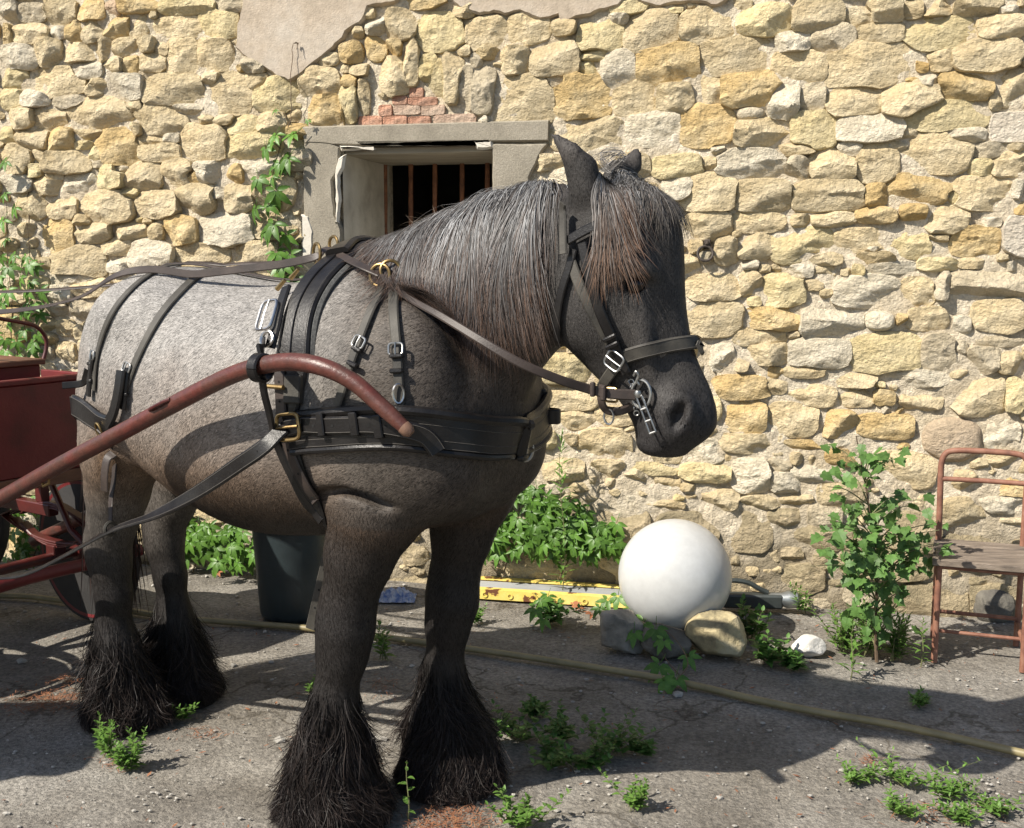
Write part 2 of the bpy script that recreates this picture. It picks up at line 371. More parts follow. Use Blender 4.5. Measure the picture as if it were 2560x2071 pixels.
PATCH2 = rough_poly(px([(1020, -20), (1125, -4), (1150, 22), (1200, 38), (1235, 30), (1262, 40), (1300, 30), (1350, 52), (1395, 38), (1405, 62), (1440, 45), (1500, 30), (1550, 18), (1570, -10), (1640, 20), (1700, 8), (1790, 14), (1850, -20), (1900, -260), (1100, -260)]), .02, .012, 3)
SURR_OUT = px([(757, 316), (1372, 313), (1374, 368), (1335, 395), (1325, 420), (1340, 500), (1345, 700), (757, 700), (752, 500), (750, 420)])
_rv = np.random.default_rng(5)
for _s in STN:
    if _s[5] == 'n': _s[5] = _rv.choice(list('nnnnnnnnnnwwgyy'))
def stq(U, Z, s):
    return ((np.abs(U - s[0]) / s[2]) ** s[4] + (np.abs(Z - s[1]) / s[3]) ** s[4]) ** (1 / s[4])
def excluded(u, z, pad=.0):
    U = np.array([u]); Z = np.array([z])
    if so0 - pad < u < so1 + pad and wz0 - .15 - pad < z < sz1 + pad: return True
    return bool(inpoly(U, Z, PATCH1)[0] or inpoly(U, Z, PATCH2)[0])
r2 = np.random.default_rng(11)
for (amax, bmax, tries) in ((.17, .085, 1500), (.13, .07, 2600), (.09, .05, 4500), (.06, .036, 6000), (.036, .024, 7000), (.024, .017, 5000)):
    ang = np.linspace(0, 2 * math.pi, 10, endpoint=False); ca, sa = np.cos(ang), np.sin(ang)
    S = np.array([s[:5] for s in STN])
    for _ in range(tries):
        u = r2.uniform(UMIN, UMAX); z = r2.uniform(ZMIN, ZMAX)
        a = amax * r2.uniform(.7, 1.1); b = bmax * r2.uniform(.7, 1.15)
        d = (np.abs(S[:, 0] - u) < S[:, 2] + a) & (np.abs(S[:, 1] - z) < S[:, 3] + b)
        T = S[d]
        if len(T):
            U = np.append(u + a * ca * .92, u); Z = np.append(z + b * sa * .92, z)
            q = ((np.abs(U[None] - T[:, :1]) / T[:, 2:3]) ** 3 + (np.abs(Z[None] - T[:, 1:2]) / T[:, 3:4]) ** 3) ** (1 / 3)
            if q.min() < 1.0: continue
        if excluded(u, z, .02): continue
        c = r2.choice(list('nnnnnnnowyg')); STN.append([u, z, a * 1.14, b * 1.16, 3.6, c, 0]); S = np.vstack([S, STN[-1][:5]])
SA = np.array([s[:5] for s in STN])
def stone_mat(name, c1, c2, c3):
    return mat(name, c1, c2, 4.5, .9, .9, 34, c3=c3, objvar=.13, stretch=(1, 1, 1.25), bdist=.03, fine=(60, .16), detail=10)
M_ST = {'n': stone_mat('stone_buff', (.56, .455, .28), (.475, .365, .20), (.62, .53, .365)),
        'o': stone_mat('stone_ochre', (.55, .405, .195), (.46, .31, .12), (.60, .49, .30)),
        'y': stone_mat('stone_yellow', (.58, .48, .27), (.50, .40, .20), (.62, .53, .33)),
        'w': stone_mat('stone_pale', (.61, .54, .41), (.50, .43, .31), (.66, .60, .48)),
        'g': stone_mat('stone_grey', (.48, .41, .29), (.38, .315, .21), (.55, .48, .36)),
        'G': stone_mat('stone_dressed', (.54, .48, .39), (.46, .40, .32), (.60, .54, .45)),
        'P': stone_mat('stone_pinkish', (.42, .33, .23), (.33, .265, .19), (.48, .39, .29)),
        'p': stone_mat('stone_rose', (.50, .37, .25), (.42, .29, .19), (.53, .43, .32)),
        'b': stone_mat('brick_red', (.48, .25, .165), (.40, .19, .12), (.52, .36, .27)),
        'd': stone_mat('stone_mossy', (.36, .295, .185), (.13, .115, .07), (.50, .41, .27))}
M_ST['W'] = M_ST['w']; M_ST['B'] = stone_mat('brick_pale', (.50, .36, .27), (.45, .29, .21), (.55, .45, .35))
wall = thing('stone_wall', 'tall rubble wall of yellow limestone with patches of grey render', 'wall')
NA = 32
def stone_mesh(i):
    s = STN[i]; u, z, a, b, ex, c, listed = s; brick = c in 'bB'; smoothst = c in 'WP'
    if listed and not (brick or smoothst or c == 'G'): a, b = a * 1.10, b * 1.14
    ang = np.linspace(0, 2 * math.pi, NA, endpoint=False) + (0 if brick else r2.uniform(0, .2))
    near = np.where((np.abs(SA[:, 0] - u) < SA[:, 2] + a * 1.35) & (np.abs(SA[:, 1] - z) < SA[:, 3] + b * 1.35))[0]; near = near[near != i]
    rr = np.linspace(.3, 1.25, 40)
    ca, sa = np.cos(ang), np.sin(ang); base = ((np.abs(ca)) ** ex + (np.abs(sa)) ** ex) ** (-1 / ex)
    U = u + a * (base * ca)[:, None] * rr; Z = z + b * (base * sa)[:, None] * rr
    nz = vnoise(np.stack([ca * 2.2, sa * 2.2, np.full(NA, i * 1.37)], -1), 5, 3)
    lim = 1.02 + (0.03 if brick else .07 if not smoothst else .02) * nz
    if not (brick or smoothst):                                   # broken straight edges
        X, Y = base * ca, base * sa
        for q in range(r2.integers(4, 8)):
            th = r2.uniform(0, 6.283); d = r2.uniform(.86, 1.08) * (abs(math.cos(th)) ** 1.2 + abs(math.sin(th)) ** 1.2) ** .62
            den = X * math.cos(th) + Y * math.sin(th); lim = np.where(den > .05, np.minimum(lim, d / np.maximum(den, .05)), lim)
        lim = np.maximum(lim, .62)
    ok = rr[None] < lim[:, None]
    for j in near:
        t = SA[j]; q = ((np.abs(U - t[0]) / t[2]) ** t[4] + (np.abs(Z - t[1]) / t[3]) ** t[4]) ** (1 / t[4]); ok &= rr[None] * 1.006 < q
    fi = np.argmin(ok, 1); fi[ok.all(1)] = len(rr) - 1; R = rr[np.maximum(fi - 1, 0)]
    R = np.minimum(R, lim)
    R = .08 * np.roll(R, 1) + .84 * R + .08 * np.roll(R, -1)
    low = z < .95 and u > -.3
    proud = (.020 if brick else r2.uniform(.022, .058)) * (.85 if low else 1.0) * min(1.0, .45 + b / .09)
    levels = [(1.0, -.035), (.997, .45), (.985, .86), (.94, 1.0), (.86, 1.0), (.75, 1.0), (.62, 1.0), (.48, 1.0), (.32, 1.0), (.15, 1.0)]
    if smoothst: levels = [(1.0, -.03), (.98, .3), (.9, .7), (.75, .95), (.5, 1.1), (.25, 1.15)]
    tu, tz = r2.normal(0, .12), r2.normal(.03, .13); V = []
    if brick or c == 'G': tu = tz = 0
    cuts = [] if brick or smoothst or c == 'G' else [(r2.uniform(0, 6.28), r2.uniform(-.1, .7), r2.uniform(.3, 1.3)) for _ in range(5)]
    am = .25 if c == 'G' else (.45 if brick else min(1.0, .4 + b / .1))
    jag = 1 + (0 if brick else .02) * vnoise(np.stack([ca * 6, sa * 6, np.full(NA, i * 2.1)], -1), 9, 2)
    for (sc, lv) in levels:
        du = a * base * ca * R * sc * jag; dz = b * base * sa * R * sc * jag
        n = np.full(NA, lv if lv < 0 else proud * lv)
        P = np.stack([u + du, z + dz, np.full(NA, i * .7)], -1)
        if lv > 0:
            w = min(1, lv * 1.2)
            n = n + w * (tu * du + tz * dz)
            for (fa, fk, fs) in cuts:
                side = (np.cos(fa) * du / a + np.sin(fa) * dz / b); n = np.minimum(n, proud * (1.12 - fs * 1.3 * (side - fk)))
            if not smoothst:
                Ps = P * [1, 1.5, 1]
                n = n + w * am * (.007 * vnoise(Ps * 9, i % 97, 2) - .016 * np.abs(vnoise(Ps * 15, i % 89, 2)) + .005 * vnoise(Ps * 45, i % 83, 2) + .006)
            n = np.maximum(n, -.02)
        V.append(wpt(u + du, z + dz, n))
    V.append(wpt(np.array([u]), np.array([z]), np.array([V[-1].mean(0) @ WN - W0 @ WN])))
    V = np.vstack(V) - wpt(u, z, 0.0); f = []; nl = len(levels)
    for k in range(nl - 1):
        for q in range(NA): f.append((k * NA + q, k * NA + (q + 1) % NA, (k + 1) * NA + (q + 1) % NA, (k + 1) * NA + q))
    for q in range(NA): f.append(((nl - 1) * NA + q, (nl - 1) * NA + (q + 1) % NA, nl * NA))
    return V, f
def in_view(u, z):
    p = wpt(u, z, 0.0); d = p - C0; w = d @ FWD; x = CX + FPX * (d @ RGT) / w; y = CY - FPX * (d @ UPV) / w
    return -40 < x < 2600 and -40 < y < 1640 and not (230 < x < 1300 and 700 < y < 1250)
order = sorted(range(len(STN)), key=lambda i: -(STN[i][2] * STN[i][3] * (1 if in_view(STN[i][0], STN[i][1]) else .001) * (1.3 if STN[i][6] else 1)))
bricks = [i for i in order if STN[i][5] in 'bB']
big = set([i for i in order if STN[i][5] not in 'bB'][:290])
rest = {}
for i in range(len(STN)):
    s = STN[i]; c = s[5]
    if s[1] < .42 and c in 'nowgy' and (s[0] > -.6) and r2.random() < .75: c = 'd'
    V, f = stone_mesh(i); m = M_ST[c]
    if i in big or c in 'bB':
        mb = MB().add(V, f); nm = 'brick' if c in 'bB' else 'stone'
        o = mb.obj(nm, m, wall, True, 32); o.location = wpt(s[0], s[1], 0.0)
    else:
        rest.setdefault(c, MB()).add(V + wpt(s[0], s[1], 0.0), f)
for c, mb in rest.items():
    o = mb.obj('small_stones', M_ST[c], wall, True, 32); o['kind'] = 'stuff'
# mortar bed
def wall_mat(name, c1, c2, c3):
    m = mat(name, c1, c2, 4, .95, 1.0, 70, c3=c3, fine=(45, .3), bdist=.018, detail=9); t = m.node_tree; N = t.nodes; L = t.links
    b = N['Principled BSDF']; src = b.inputs['Base Color'].links[0].from_socket
    tc = N.new('ShaderNodeTexCoord'); sp = N.new('ShaderNodeSeparateXYZ'); L.new(tc.outputs['Object'], sp.inputs[0])
    nz = N.new('ShaderNodeTexNoise'); nz.inputs['Scale'].default_value = 3.5; nz.inputs['Detail'].default_value = 8; L.new(tc.outputs['Object'], nz.inputs[0])
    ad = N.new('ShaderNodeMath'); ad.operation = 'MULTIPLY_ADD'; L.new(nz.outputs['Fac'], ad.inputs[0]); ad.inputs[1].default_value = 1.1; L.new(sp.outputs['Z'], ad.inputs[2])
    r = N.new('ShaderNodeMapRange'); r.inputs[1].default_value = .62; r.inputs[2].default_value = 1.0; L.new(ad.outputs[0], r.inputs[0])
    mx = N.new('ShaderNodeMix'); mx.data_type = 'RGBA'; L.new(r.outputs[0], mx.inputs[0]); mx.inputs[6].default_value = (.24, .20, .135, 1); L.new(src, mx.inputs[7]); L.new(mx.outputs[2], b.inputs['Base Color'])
    return m
M_mortar = wall_mat('lime_mortar', (.60, .52, .39), (.50, .415, .285), (.66, .59, .47))
st = .016; us = np.arange(UMIN, UMAX, st); zs = np.arange(-.1, ZMAX, st)
Ug, Zg = np.meshgrid(us, zs, indexing='ij'); Pf = np.stack([Ug.ravel(), Zg.ravel(), 0 * Ug.ravel()], -1)
Nn = .014 * vnoise(Pf * 1.6, 21, 2) + .014 * vnoise(Pf * 9, 22, 3) + .010 * vnoise(Pf * 30, 23, 2) + .003 + np.clip((.9 - Pf[:, 1]) * .02, -.004, .004) + .006
inS = (Pf[:, 0] > so0 - .02) & (Pf[:, 0] < so1 + .02) & (Pf[:, 1] > wz0 - .1) & (Pf[:, 1] < sz1 + .02); Nn[inS] = np.minimum(Nn[inS], .0)
pp = inpoly(Pf[:, 0], Pf[:, 1], PATCH1) | inpoly(Pf[:, 0], Pf[:, 1], PATCH2); Nn[pp] = np.minimum(Nn[pp], .012)
V = wpt(Pf[:, 0], Pf[:, 1], Nn); I = np.arange(len(Pf)).reshape(Ug.shape)
Q = np.stack([I[:-1, :-1], I[1:, :-1], I[1:, 1:], I[:-1, 1:]], -1).reshape(-1, 4)
cu = Pf[Q].mean(1); hole = (cu[:, 0] > wo0 - .012) & (cu[:, 0] < wo1 + .012) & (cu[:, 1] > wz0 - .01) & (cu[:, 1] < wz1 + .012)
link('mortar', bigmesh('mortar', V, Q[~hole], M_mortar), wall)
# mass of the wall behind (so that it has thickness), in four blocks round the opening
mbk = MB(); Mw = np.stack([WU, -WN, ZZ], 1)
for (u0, u1, z0, z1) in ((UMIN, wo0 - .001, -.1, ZMAX), (wo1 + .001, UMAX, -.1, ZMAX), (wo0 - .001, wo1 + .001, wz1 + .001, ZMAX), (wo0 - .001, wo1 + .001, -.1, wz0 - .001)):
    mbk.box(wpt((u0 + u1) / 2, (z0 + z1) / 2, -.40), ((u1 - u0) / 2, .36, (z1 - z0) / 2), Mw)
mbk.obj('wall_core', M_mortar, wall, False)
# render patches
M_render = mat('old_render', (.42, .35, .27), (.29, .24, .18), 3.2, .95, .6, 120, c3=(.46, .405, .335), fine=(40, .14), bdist=.006)
def patch(name, poly, m, n0, n1, parent, seed=0):
    """render coat: front face inset, ragged edge"""
    poly = np.asarray(poly); mb = MB(); c = poly.mean(0)
    sgn = 1 if np.sum(poly[:, 0] * np.roll(poly[:, 1], -1) - np.roll(poly[:, 0], -1) * poly[:, 1]) > 0 else -1
    if sgn < 0: poly = poly[::-1]
    T = np.roll(poly, -1, 0) - np.roll(poly, 1, 0); T = T / (np.linalg.norm(T, axis=1, keepdims=True) + 1e-9); inn = np.stack([-T[:, 1], T[:, 0]], -1)
    n = len(poly); w = vnoise(np.stack([poly[:, 0] * 30, poly[:, 1] * 30, 0 * poly[:, 0]], -1), 8 + seed)
    r0 = wpt(poly[:, 0], poly[:, 1], np.full(n, n0)); p1 = poly + inn * .002; r1 = wpt(p1[:, 0], p1[:, 1], n1 * .6 + .004 * w); p2 = poly + inn * (.010 + .004 * w)[:, None]; r2_ = wpt(p2[:, 0], p2[:, 1], np.full(n, n1))
    V = np.vstack([r0, r1, r2_]); f = [(k * n + i, k * n + (i + 1) % n, (k + 1) * n + (i + 1) % n, (k + 1) * n + i) for k in (0, 1) for i in range(n)]; f.append(tuple(2 * n + i for i in range(n)))
    mb.add(V, f); return mb.obj(name, m, parent, True, 30)
patch('render_patch', PATCH1, M_render, -.02, .040, wall, 1)
patch('render_patch', PATCH2, M_render, -.02, .036, wall, 2)
# window surround, reveal, bars
M_surr = mat('cement_surround', (.285, .255, .20), (.23, .205, .16), 6, .95, .7, 160, c3=(.335, .30, .24), fine=(130, .22), bdist=.006)
M_plaster = mat('flaking_plaster', (.50, .47, .40), (.34, .31, .26), 5, .93, .5, 50, c3=(.60, .57, .50), bdist=.006)
M_flake = mat('white_plaster', (.62, .58, .50), (.50, .46, .39), 8, .92, .5, 80, bdist=.004)
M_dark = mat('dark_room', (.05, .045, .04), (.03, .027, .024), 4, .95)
M_rust = mat('rusty_bar', (.20, .085, .045), (.11, .05, .03), 25, .85, .5, 200, c3=(.27, .12, .06), bdist=.002)
M_board = mat('weathered_lintel_board', (.36, .32, .25), (.24, .21, .16), 9, .9, .6, 40, stretch=(.3, 1, 4), bdist=.004)
win = MB()
zl = wz1; left = rough_poly([(so0, sz1 - .001), (so0 - .006, 1.95), (so0 - .002, 1.7), (so0, wz0 - .1), (wo0 - .006, wz0 - .1), (wo0 + .0, 1.75), (wo0 - .035, 1.82), (wo0 - .04, 1.98), (wo0 - .01, 2.04), (wo0, zl)][::-1], .03, .007, 4)
surround = patch('window_surround', left, M_surr, -.03, .030, wall, 3)
lint = rough_poly([(so0 + .002, sz1), (wo0 + .002, zl + .001), (wo0 + .1, zl + .004), (wo1, zl), (so1 + .004, zl + .005), (so1, sz1)], .03, .006, 5)
patch('lintel_render', [(so0, sz1)] + [tuple(q) for q in rough_poly([(so0 + .004, zl + .02), (wo0 + .02, zl + .002), (wo1 - .01, zl + .004), (wo1, zl - .0)], .03, .003, 6, False)[:-8]] + [(wo1, zl + .002), (so1, zl + .002), (so1, sz1)], M_surr, -.03, .034, surround, 4)
rightp = rough_poly([(wo1 + .002, zl - .001), (so1 + .002, zl - .001), (so1 - .06, zl - .10), (so1 - .09, zl - .16), (so1 - .06, 1.8), (so1 - .05, wz0 - .1), (wo1 + .004, wz0 - .1)][::-1], .03, .010, 7)
patch('jamb_render', rightp, M_surr, -.03, .030, surround, 5)
for q_, sd_ in (([(842, 395), (864, 385), (858, 420), (848, 440), (852, 500), (846, 560), (834, 560), (838, 490), (833, 440)], 7), ([(750, 535), (772, 538), (784, 580), (780, 640), (752, 655)], 8), ([(1180, 352), (1230, 350), (1235, 372), (1190, 374)], 9), ([(845, 362), (900, 366), (940, 372), (850, 378)], 10)):
    patch('plaster_flake', rough_poly([wuz(x, y, .034) for x, y in q_], .012, .006, sd_), M_flake, .02, .0355, surround, sd_)
DEP = .70
rv = MB()
def wq(a): return [wpt(*q) for q in a]
rv.add(wq([(wo0, wz0, .0), (wo0, wz1, .0), (wo0, wz1, -DEP), (wo0, wz0, -DEP)]), [(0, 1, 2, 3)])
rv.add(wq([(wo1, wz0, .0), (wo1, wz1, .0), (wo1, wz1, -DEP), (wo1, wz0, -DEP)]), [(3, 2, 1, 0)])
rv.add(wq([(wo0, wz0, .0), (wo1, wz0, .0), (wo1, wz0, -DEP), (wo0, wz0, -DEP)]), [(0, 3, 2, 1)])
rv.obj('reveal', M_plaster, surround, False)
MB().box(wpt((wo0 + wo1) / 2, wz1 - .018, -DEP / 2 + .004), ((wo1 - wo0) / 2 - .004, DEP / 2 - .02, .016), Mw, .004).obj('lintel_board', M_board, surround, True, 30)
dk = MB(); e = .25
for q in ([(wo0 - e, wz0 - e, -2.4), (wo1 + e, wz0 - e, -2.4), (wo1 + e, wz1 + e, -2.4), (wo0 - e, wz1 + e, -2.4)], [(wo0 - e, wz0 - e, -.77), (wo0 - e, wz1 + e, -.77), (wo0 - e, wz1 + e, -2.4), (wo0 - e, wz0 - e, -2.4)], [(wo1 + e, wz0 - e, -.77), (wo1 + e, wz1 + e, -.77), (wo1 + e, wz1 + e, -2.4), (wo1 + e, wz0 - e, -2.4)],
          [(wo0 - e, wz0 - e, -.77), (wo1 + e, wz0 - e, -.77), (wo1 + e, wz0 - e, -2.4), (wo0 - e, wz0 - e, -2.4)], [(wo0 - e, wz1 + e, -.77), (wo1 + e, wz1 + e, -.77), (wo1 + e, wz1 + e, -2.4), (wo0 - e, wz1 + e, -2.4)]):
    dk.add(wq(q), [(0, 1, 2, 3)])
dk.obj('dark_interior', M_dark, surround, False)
for xb in (963, 1027, 1087, 1155, 1218):
    ub, _ = wuz(xb, 500, -.62)
    MB().tube([wpt(ub + .002 * math.sin(k), z, -.62) for k, z in enumerate(np.linspace(wz0 - .0, wz1 - .02, 9))], [.0125 + .0012 * math.sin(3 * k + xb) for k in range(9)], 8).obj('window_bar', M_rust, surround)
# iron tethering ring on the wall
M_iron = mat('rusty_iron', (.075, .06, .05), (.04, .035, .03), 30, .7, .5, 150, metal=.4, bdist=.002)
tr = thing('tethering_ring', 'small rusty iron tethering ring hanging from an eye on the stone wall', 'ring')
u_, z_ = wuz(1768, 612, .03)
e_ = MB().tube([wpt(u_, z_ + .012, -.02), wpt(u_, z_ + .01, .03), wpt(u_, z_, .055), wpt(u_, z_ - .012, .045), wpt(u_, z_ - .014, .02)], .008, 8); e_.box(wpt(u_, z_ + .002, .022), (.016, .006, .022), Mw, .004)
e_.obj('eye_bolt', M_iron, tr)
MB().ring(wpt(u_ - .006, z_ - .040, .058), unit(WN + ZZ * .25 + WU * .1), .034, .0062, 28, 8).obj('ring', M_iron, tr)
# ------------------------------------------------------------------ horse: one continuous surface from a distance field
HO = (gnd(290, 1800) + gnd(430, 1735)) / 2; HO[2] = 0
HY = math.radians(33); HA = A3(math.cos(HY), -math.sin(HY), 0); HL = A3(-HA[1], HA[0], 0)     # forward, lateral (away from camera)
def b2w(P): P = np.asarray(P, float); return HO + P[..., :1] * HA + P[..., 1:2] * HL + P[..., 2:3] * ZZ
def w2b(P): d = np.asarray(P, float) - HO; return np.stack([d @ HA, d @ HL, d[..., 2]], -1)
def hpx(x, y, t): return onplane(x, y, HO + HL * t, HL)                 # pixel on the body plane at lateral offset t
H = .0105
GS0 = A3(-.42, -.52, -.02); GN = np.array([int(2.78 / H), int(1.04 / H), int(2.16 / H)])
D = np.ones(GN, np.float32)
def sub(lo, hi, pad=.11):
    i0 = np.maximum(0, ((np.asarray(lo) - pad - GS0) / H).astype(int)); i1 = np.minimum(GN, ((np.asarray(hi) + pad - GS0) / H).astype(int) + 2)
    sl = tuple(slice(a, b) for a, b in zip(i0, i1))
    ax = [(GS0[k] + H * np.arange(i0[k], i1[k])).astype(np.float32) for k in range(3)]
    return sl, ax[0][:, None, None], ax[1][None, :, None], ax[2][None, None, :]
def smin(a, b, k):
    h = np.clip(.5 + .5 * (b - a) / k, 0, 1); return b * (1 - h) + a * h - k * h * (1 - h)
def put(sl, d, k=.05): D[sl] = smin(D[sl], d.astype(np.float32), k)
def carve(sl, d, k=.01): D[sl] = -smin(-D[sl], d.astype(np.float32), k)
def cone(p0, p1, r0, r1, k=.05, kt=1.0, op=put):
    """tapered limb piece, kt = lateral squash"""
    p0 = A3(*p0); p1 = A3(*p1); R = max(r0, r1) * max(1, kt)
    sl, S, T, Z = sub(np.minimum(p0, p1) - R, np.maximum(p0, p1) + R); d = p1 - p0; L2 = d @ d
    a = np.clip(((S - p0[0]) * d[0] + (T - p0[1]) * d[1] + (Z - p0[2]) * d[2]) / L2, 0, 1)
    x = S - (p0[0] + a * d[0]); y = (T - (p0[1] + a * d[1])) / kt; z = Z - (p0[2] + a * d[2])
    op(sl, np.sqrt(x * x + y * y + z * z) - (r0 + (r1 - r0) * a), k)
def chain(pts, k=.05, kt=1.0):
    for q0, q1 in zip(pts[:-1], pts[1:]): cone(q0[:3], q1[:3], q0[3], q1[3], k, kt)
def ell(c, r, k=.05, rot=0.0, op=put, yaw=0.0):
    """ellipsoid, rot tilts it in the s-z plane, yaw about z"""
    c = A3(*c); r = A3(*r); R = r.max(); sl, S, T, Z = sub(c - R, c + R); x = S - c[0]; y = T - c[1]; z = Z - c[2]
    if yaw: x, y = x * math.cos(yaw) + y * math.sin(yaw), -x * math.sin(yaw) + y * math.cos(yaw)
    if rot: x, z = x * math.cos(rot) + z * math.sin(rot), -x * math.sin(rot) + z * math.cos(rot)
    q = np.sqrt((x / r[0]) ** 2 + (y / r[1]) ** 2 + (z / r[2]) ** 2); op(sl, (q - 1) * r.min(), k)
def pl(x, xp, yp):
    """smooth (pchip-like) interpolation"""
    xp = np.asarray(xp, float); yp = np.asarray(yp, float); m = np.gradient(yp, xp)
    d = np.diff(yp) / np.diff(xp)
    for i in range(1, len(xp) - 1):
        if d[i - 1] * d[i] <= 0: m[i] = 0
    i = np.clip(np.searchsorted(xp, x) - 1, 0, len(xp) - 2); h = xp[i + 1] - xp[i]; t = np.clip((x - xp[i]) / h, 0, 1)
    return (2 * t ** 3 - 3 * t ** 2 + 1) * yp[i] + (t ** 3 - 2 * t ** 2 + t) * h * m[i] + (-2 * t ** 3 + 3 * t ** 2) * yp[i + 1] + (t ** 3 - t ** 2) * h * m[i + 1]
# torso loft: s, top, bottom, half width, lateral centre
TOR = np.array([(-.110, 1.27, 1.16, .02, 0), (-.08, 1.33, 1.06, .085, 0), (-.02, 1.41, .99, .150, 0), (.06, 1.485, .95, .210, 0), (.15, 1.545, .94, .268, 0), (.25, 1.578, .93, .325, 0), (.38, 1.575, .875, .365, 0), (.56, 1.552, .80, .385, 0), (.78, 1.53, .765, .40, -.01),
                (.98, 1.555, .785, .375, -.02), (1.1, 1.60, .81, .345, -.03), (1.25, 1.58, .83, .335, -.03), (1.38, 1.50, .86, .32, -.03), (1.5, 1.42, .91, .275, -.03), (1.565, 1.34, .99, .20, -.03), (1.605, 1.27, 1.07, .11, -.03), (1.62, 1.22, 1.12, .03, -.03)])
sl, S, T, Z = sub((-.22, -.42, .72), (1.64, .42, 1.62), .12)
s1 = S.ravel(); inside = (s1 > TOR[0, 0]) & (s1 < TOR[-1, 0]); sc_ = np.clip(s1, TOR[0, 0], TOR[-1, 0])
top, bot, wid, tc_ = [pl(sc_, TOR[:, 0], TOR[:, k])[:, None, None] for k in (1, 2, 3, 4)]
zc = (top + bot) / 2 - .03; hu = top - zc; hd = zc - bot; dz = Z - zc; hh = np.where(dz > 0, hu, hd)
# the back is broad and rounded, belly rounder
q = ((np.abs(T - tc_) / wid) ** 2.25 + (np.abs(dz) / hh) ** 2.25) ** (1 / 2.25)
d = (q - 1) * np.minimum(wid, hh) * .9
over = np.maximum(TOR[0, 0] - s1, s1 - TOR[-1, 0]).clip(0)[:, None, None]
put(sl, np.where(over > 0, np.sqrt(np.maximum(d, 0) ** 2 + over ** 2) + .02, d), .02)
for sg in (-1, 1):                                   # muscle masses on both sides
    ell((1.33, sg * .21 - .03, 1.20), (.20, .12, .30), .07, -.35)          # shoulder
    ell((1.46, sg * .15 - .03, 1.06), (.13, .12, .13), .06)                # breast muscle
    ell((.19, sg * .158, 1.20), (.165, .125, .27), .06, .22)                 # buttock and thigh
    ell((.22, sg * .22, 1.02), (.12, .10, .19), .07, -.3)                  # stifle
    ell((.36, sg * .20, 1.43), (.19, .12, .10), .06)                       # hip
for sg in (-1, 1): ell((.44, sg * .445, 1.37), (.13, .07, .11), .05, .3, carve); ell((1.17, sg * .40 - .02, 1.33), (.05, .06, .20), .04, .25, carve)
ell((1.07, 0, 1.53), (.17, .085, .075), .05, .25)      # withers
# neck
chain([(1.17, -.03, 1.29, .285), (1.33, -.025, 1.38, .262), (1.47, -.015, 1.465, .24), (1.60, -.005, 1.555, .198), (1.70, 0, 1.625, .152)], .07, .60)
chain([(1.12, -.02, 1.50, .055), (1.24, -.02, 1.565, .056), (1.38, -.01, 1.648, .052), (1.52, 0, 1.71, .048), (1.64, 0, 1.738, .045), (1.74, 0, 1.748, .042)], .045, .8)   # crest
ell((1.50, 0, 1.30), (.10, .115, .15), .08)          # base of throat
# legs  (s,t,z,r)
LEG = {'nf': [(1.35, -.19, 1.06, .165), (1.29, -.225, .93, .128), (1.235, -.232, .80, .098), (1.185, -.232, .64, .078), (1.175, -.232, .575, .082), (1.16, -.23, .50, .072), (1.13, -.23, .36, .063), (1.11, -.23, .24, .068), (1.11, -.23, .17, .075), (1.125, -.23, .10, .075)],
       'ff': [(1.37, .13, 1.06, .165), (1.35, .145, .93, .125), (1.315, .14, .80, .094), (1.285, .135, .64, .074), (1.28, .133, .575, .078), (1.265, .13, .50, .066), (1.25, .13, .36, .058), (1.25, .13, .24, .064), (1.26, .13, .17, .072), (1.28, .13, .10, .075)],
       'nh': [(.18, -.165, 1.14, .160), (.165, -.175, .98, .138), (.115, -.16, .84, .110), (.07, -.15, .73, .086), (.03, -.145, .63, .078), (.03, -.14, .57, .073), (.035, -.135, .46, .064), (.02, -.13, .34, .062), (.02, -.13, .24, .068), (.035, -.13, .17, .072), (.06, -.13, .10, .075)],
       'fh': [(.17, .165, 1.14, .165), (.14, .165, .98, .140), (.08, .15, .84, .108), (.03, .14, .73, .082), (-.02, .135, .63, .074), (-.015, .13, .57, .070), (.01, .13, .46, .060), (.02, .13, .34, .058), (.02, .13, .24, .064), (.03, .13, .17, .070), (.05, .13, .10, .075)]}
FOOT = {}
for kx, c in LEG.items():
    chain(c, .035, .86)
    f = c[-1]; FOOT[kx] = (f[0], f[1])
    cone((f[0] - .01, f[1], .115), (f[0] + .035, f[1], .035), .075, .105, .02)     # hoof
    bw = 1.1 if kx in ('nf', 'ff') else .88
    cone((f[0] - .015, f[1], .27), (f[0] - .01, f[1], .14), .066, .098 * bw, .05); cone((f[0] - .01, f[1], .14), (f[0] - .012, f[1], .03), .098 * bw, .142 * bw, .04)     # mass of feather over the hoof
for s_h, t_ in ((-.02, -.145), (-.065, .135)): ell((s_h, t_, .66), (.05, .035, .07), .035)          # point of hock
for k_ in range(9):                                 # folds where the foreleg meets the body
    a_ = k_ / 8; ell((1.17 + .23 * a_, -.345 + .02 * a_, .965 + .035 * math.sin(3.1 * a_)), (.03, .03, .010), .012, 0, carve)
# tail dock
chain([(-.03, 0.01, 1.34, .045), (-.10, 0.02, 1.28, .042), (-.135, 0.03, 1.12, .035), (-.13, 0.03, .95, .02)], .03)
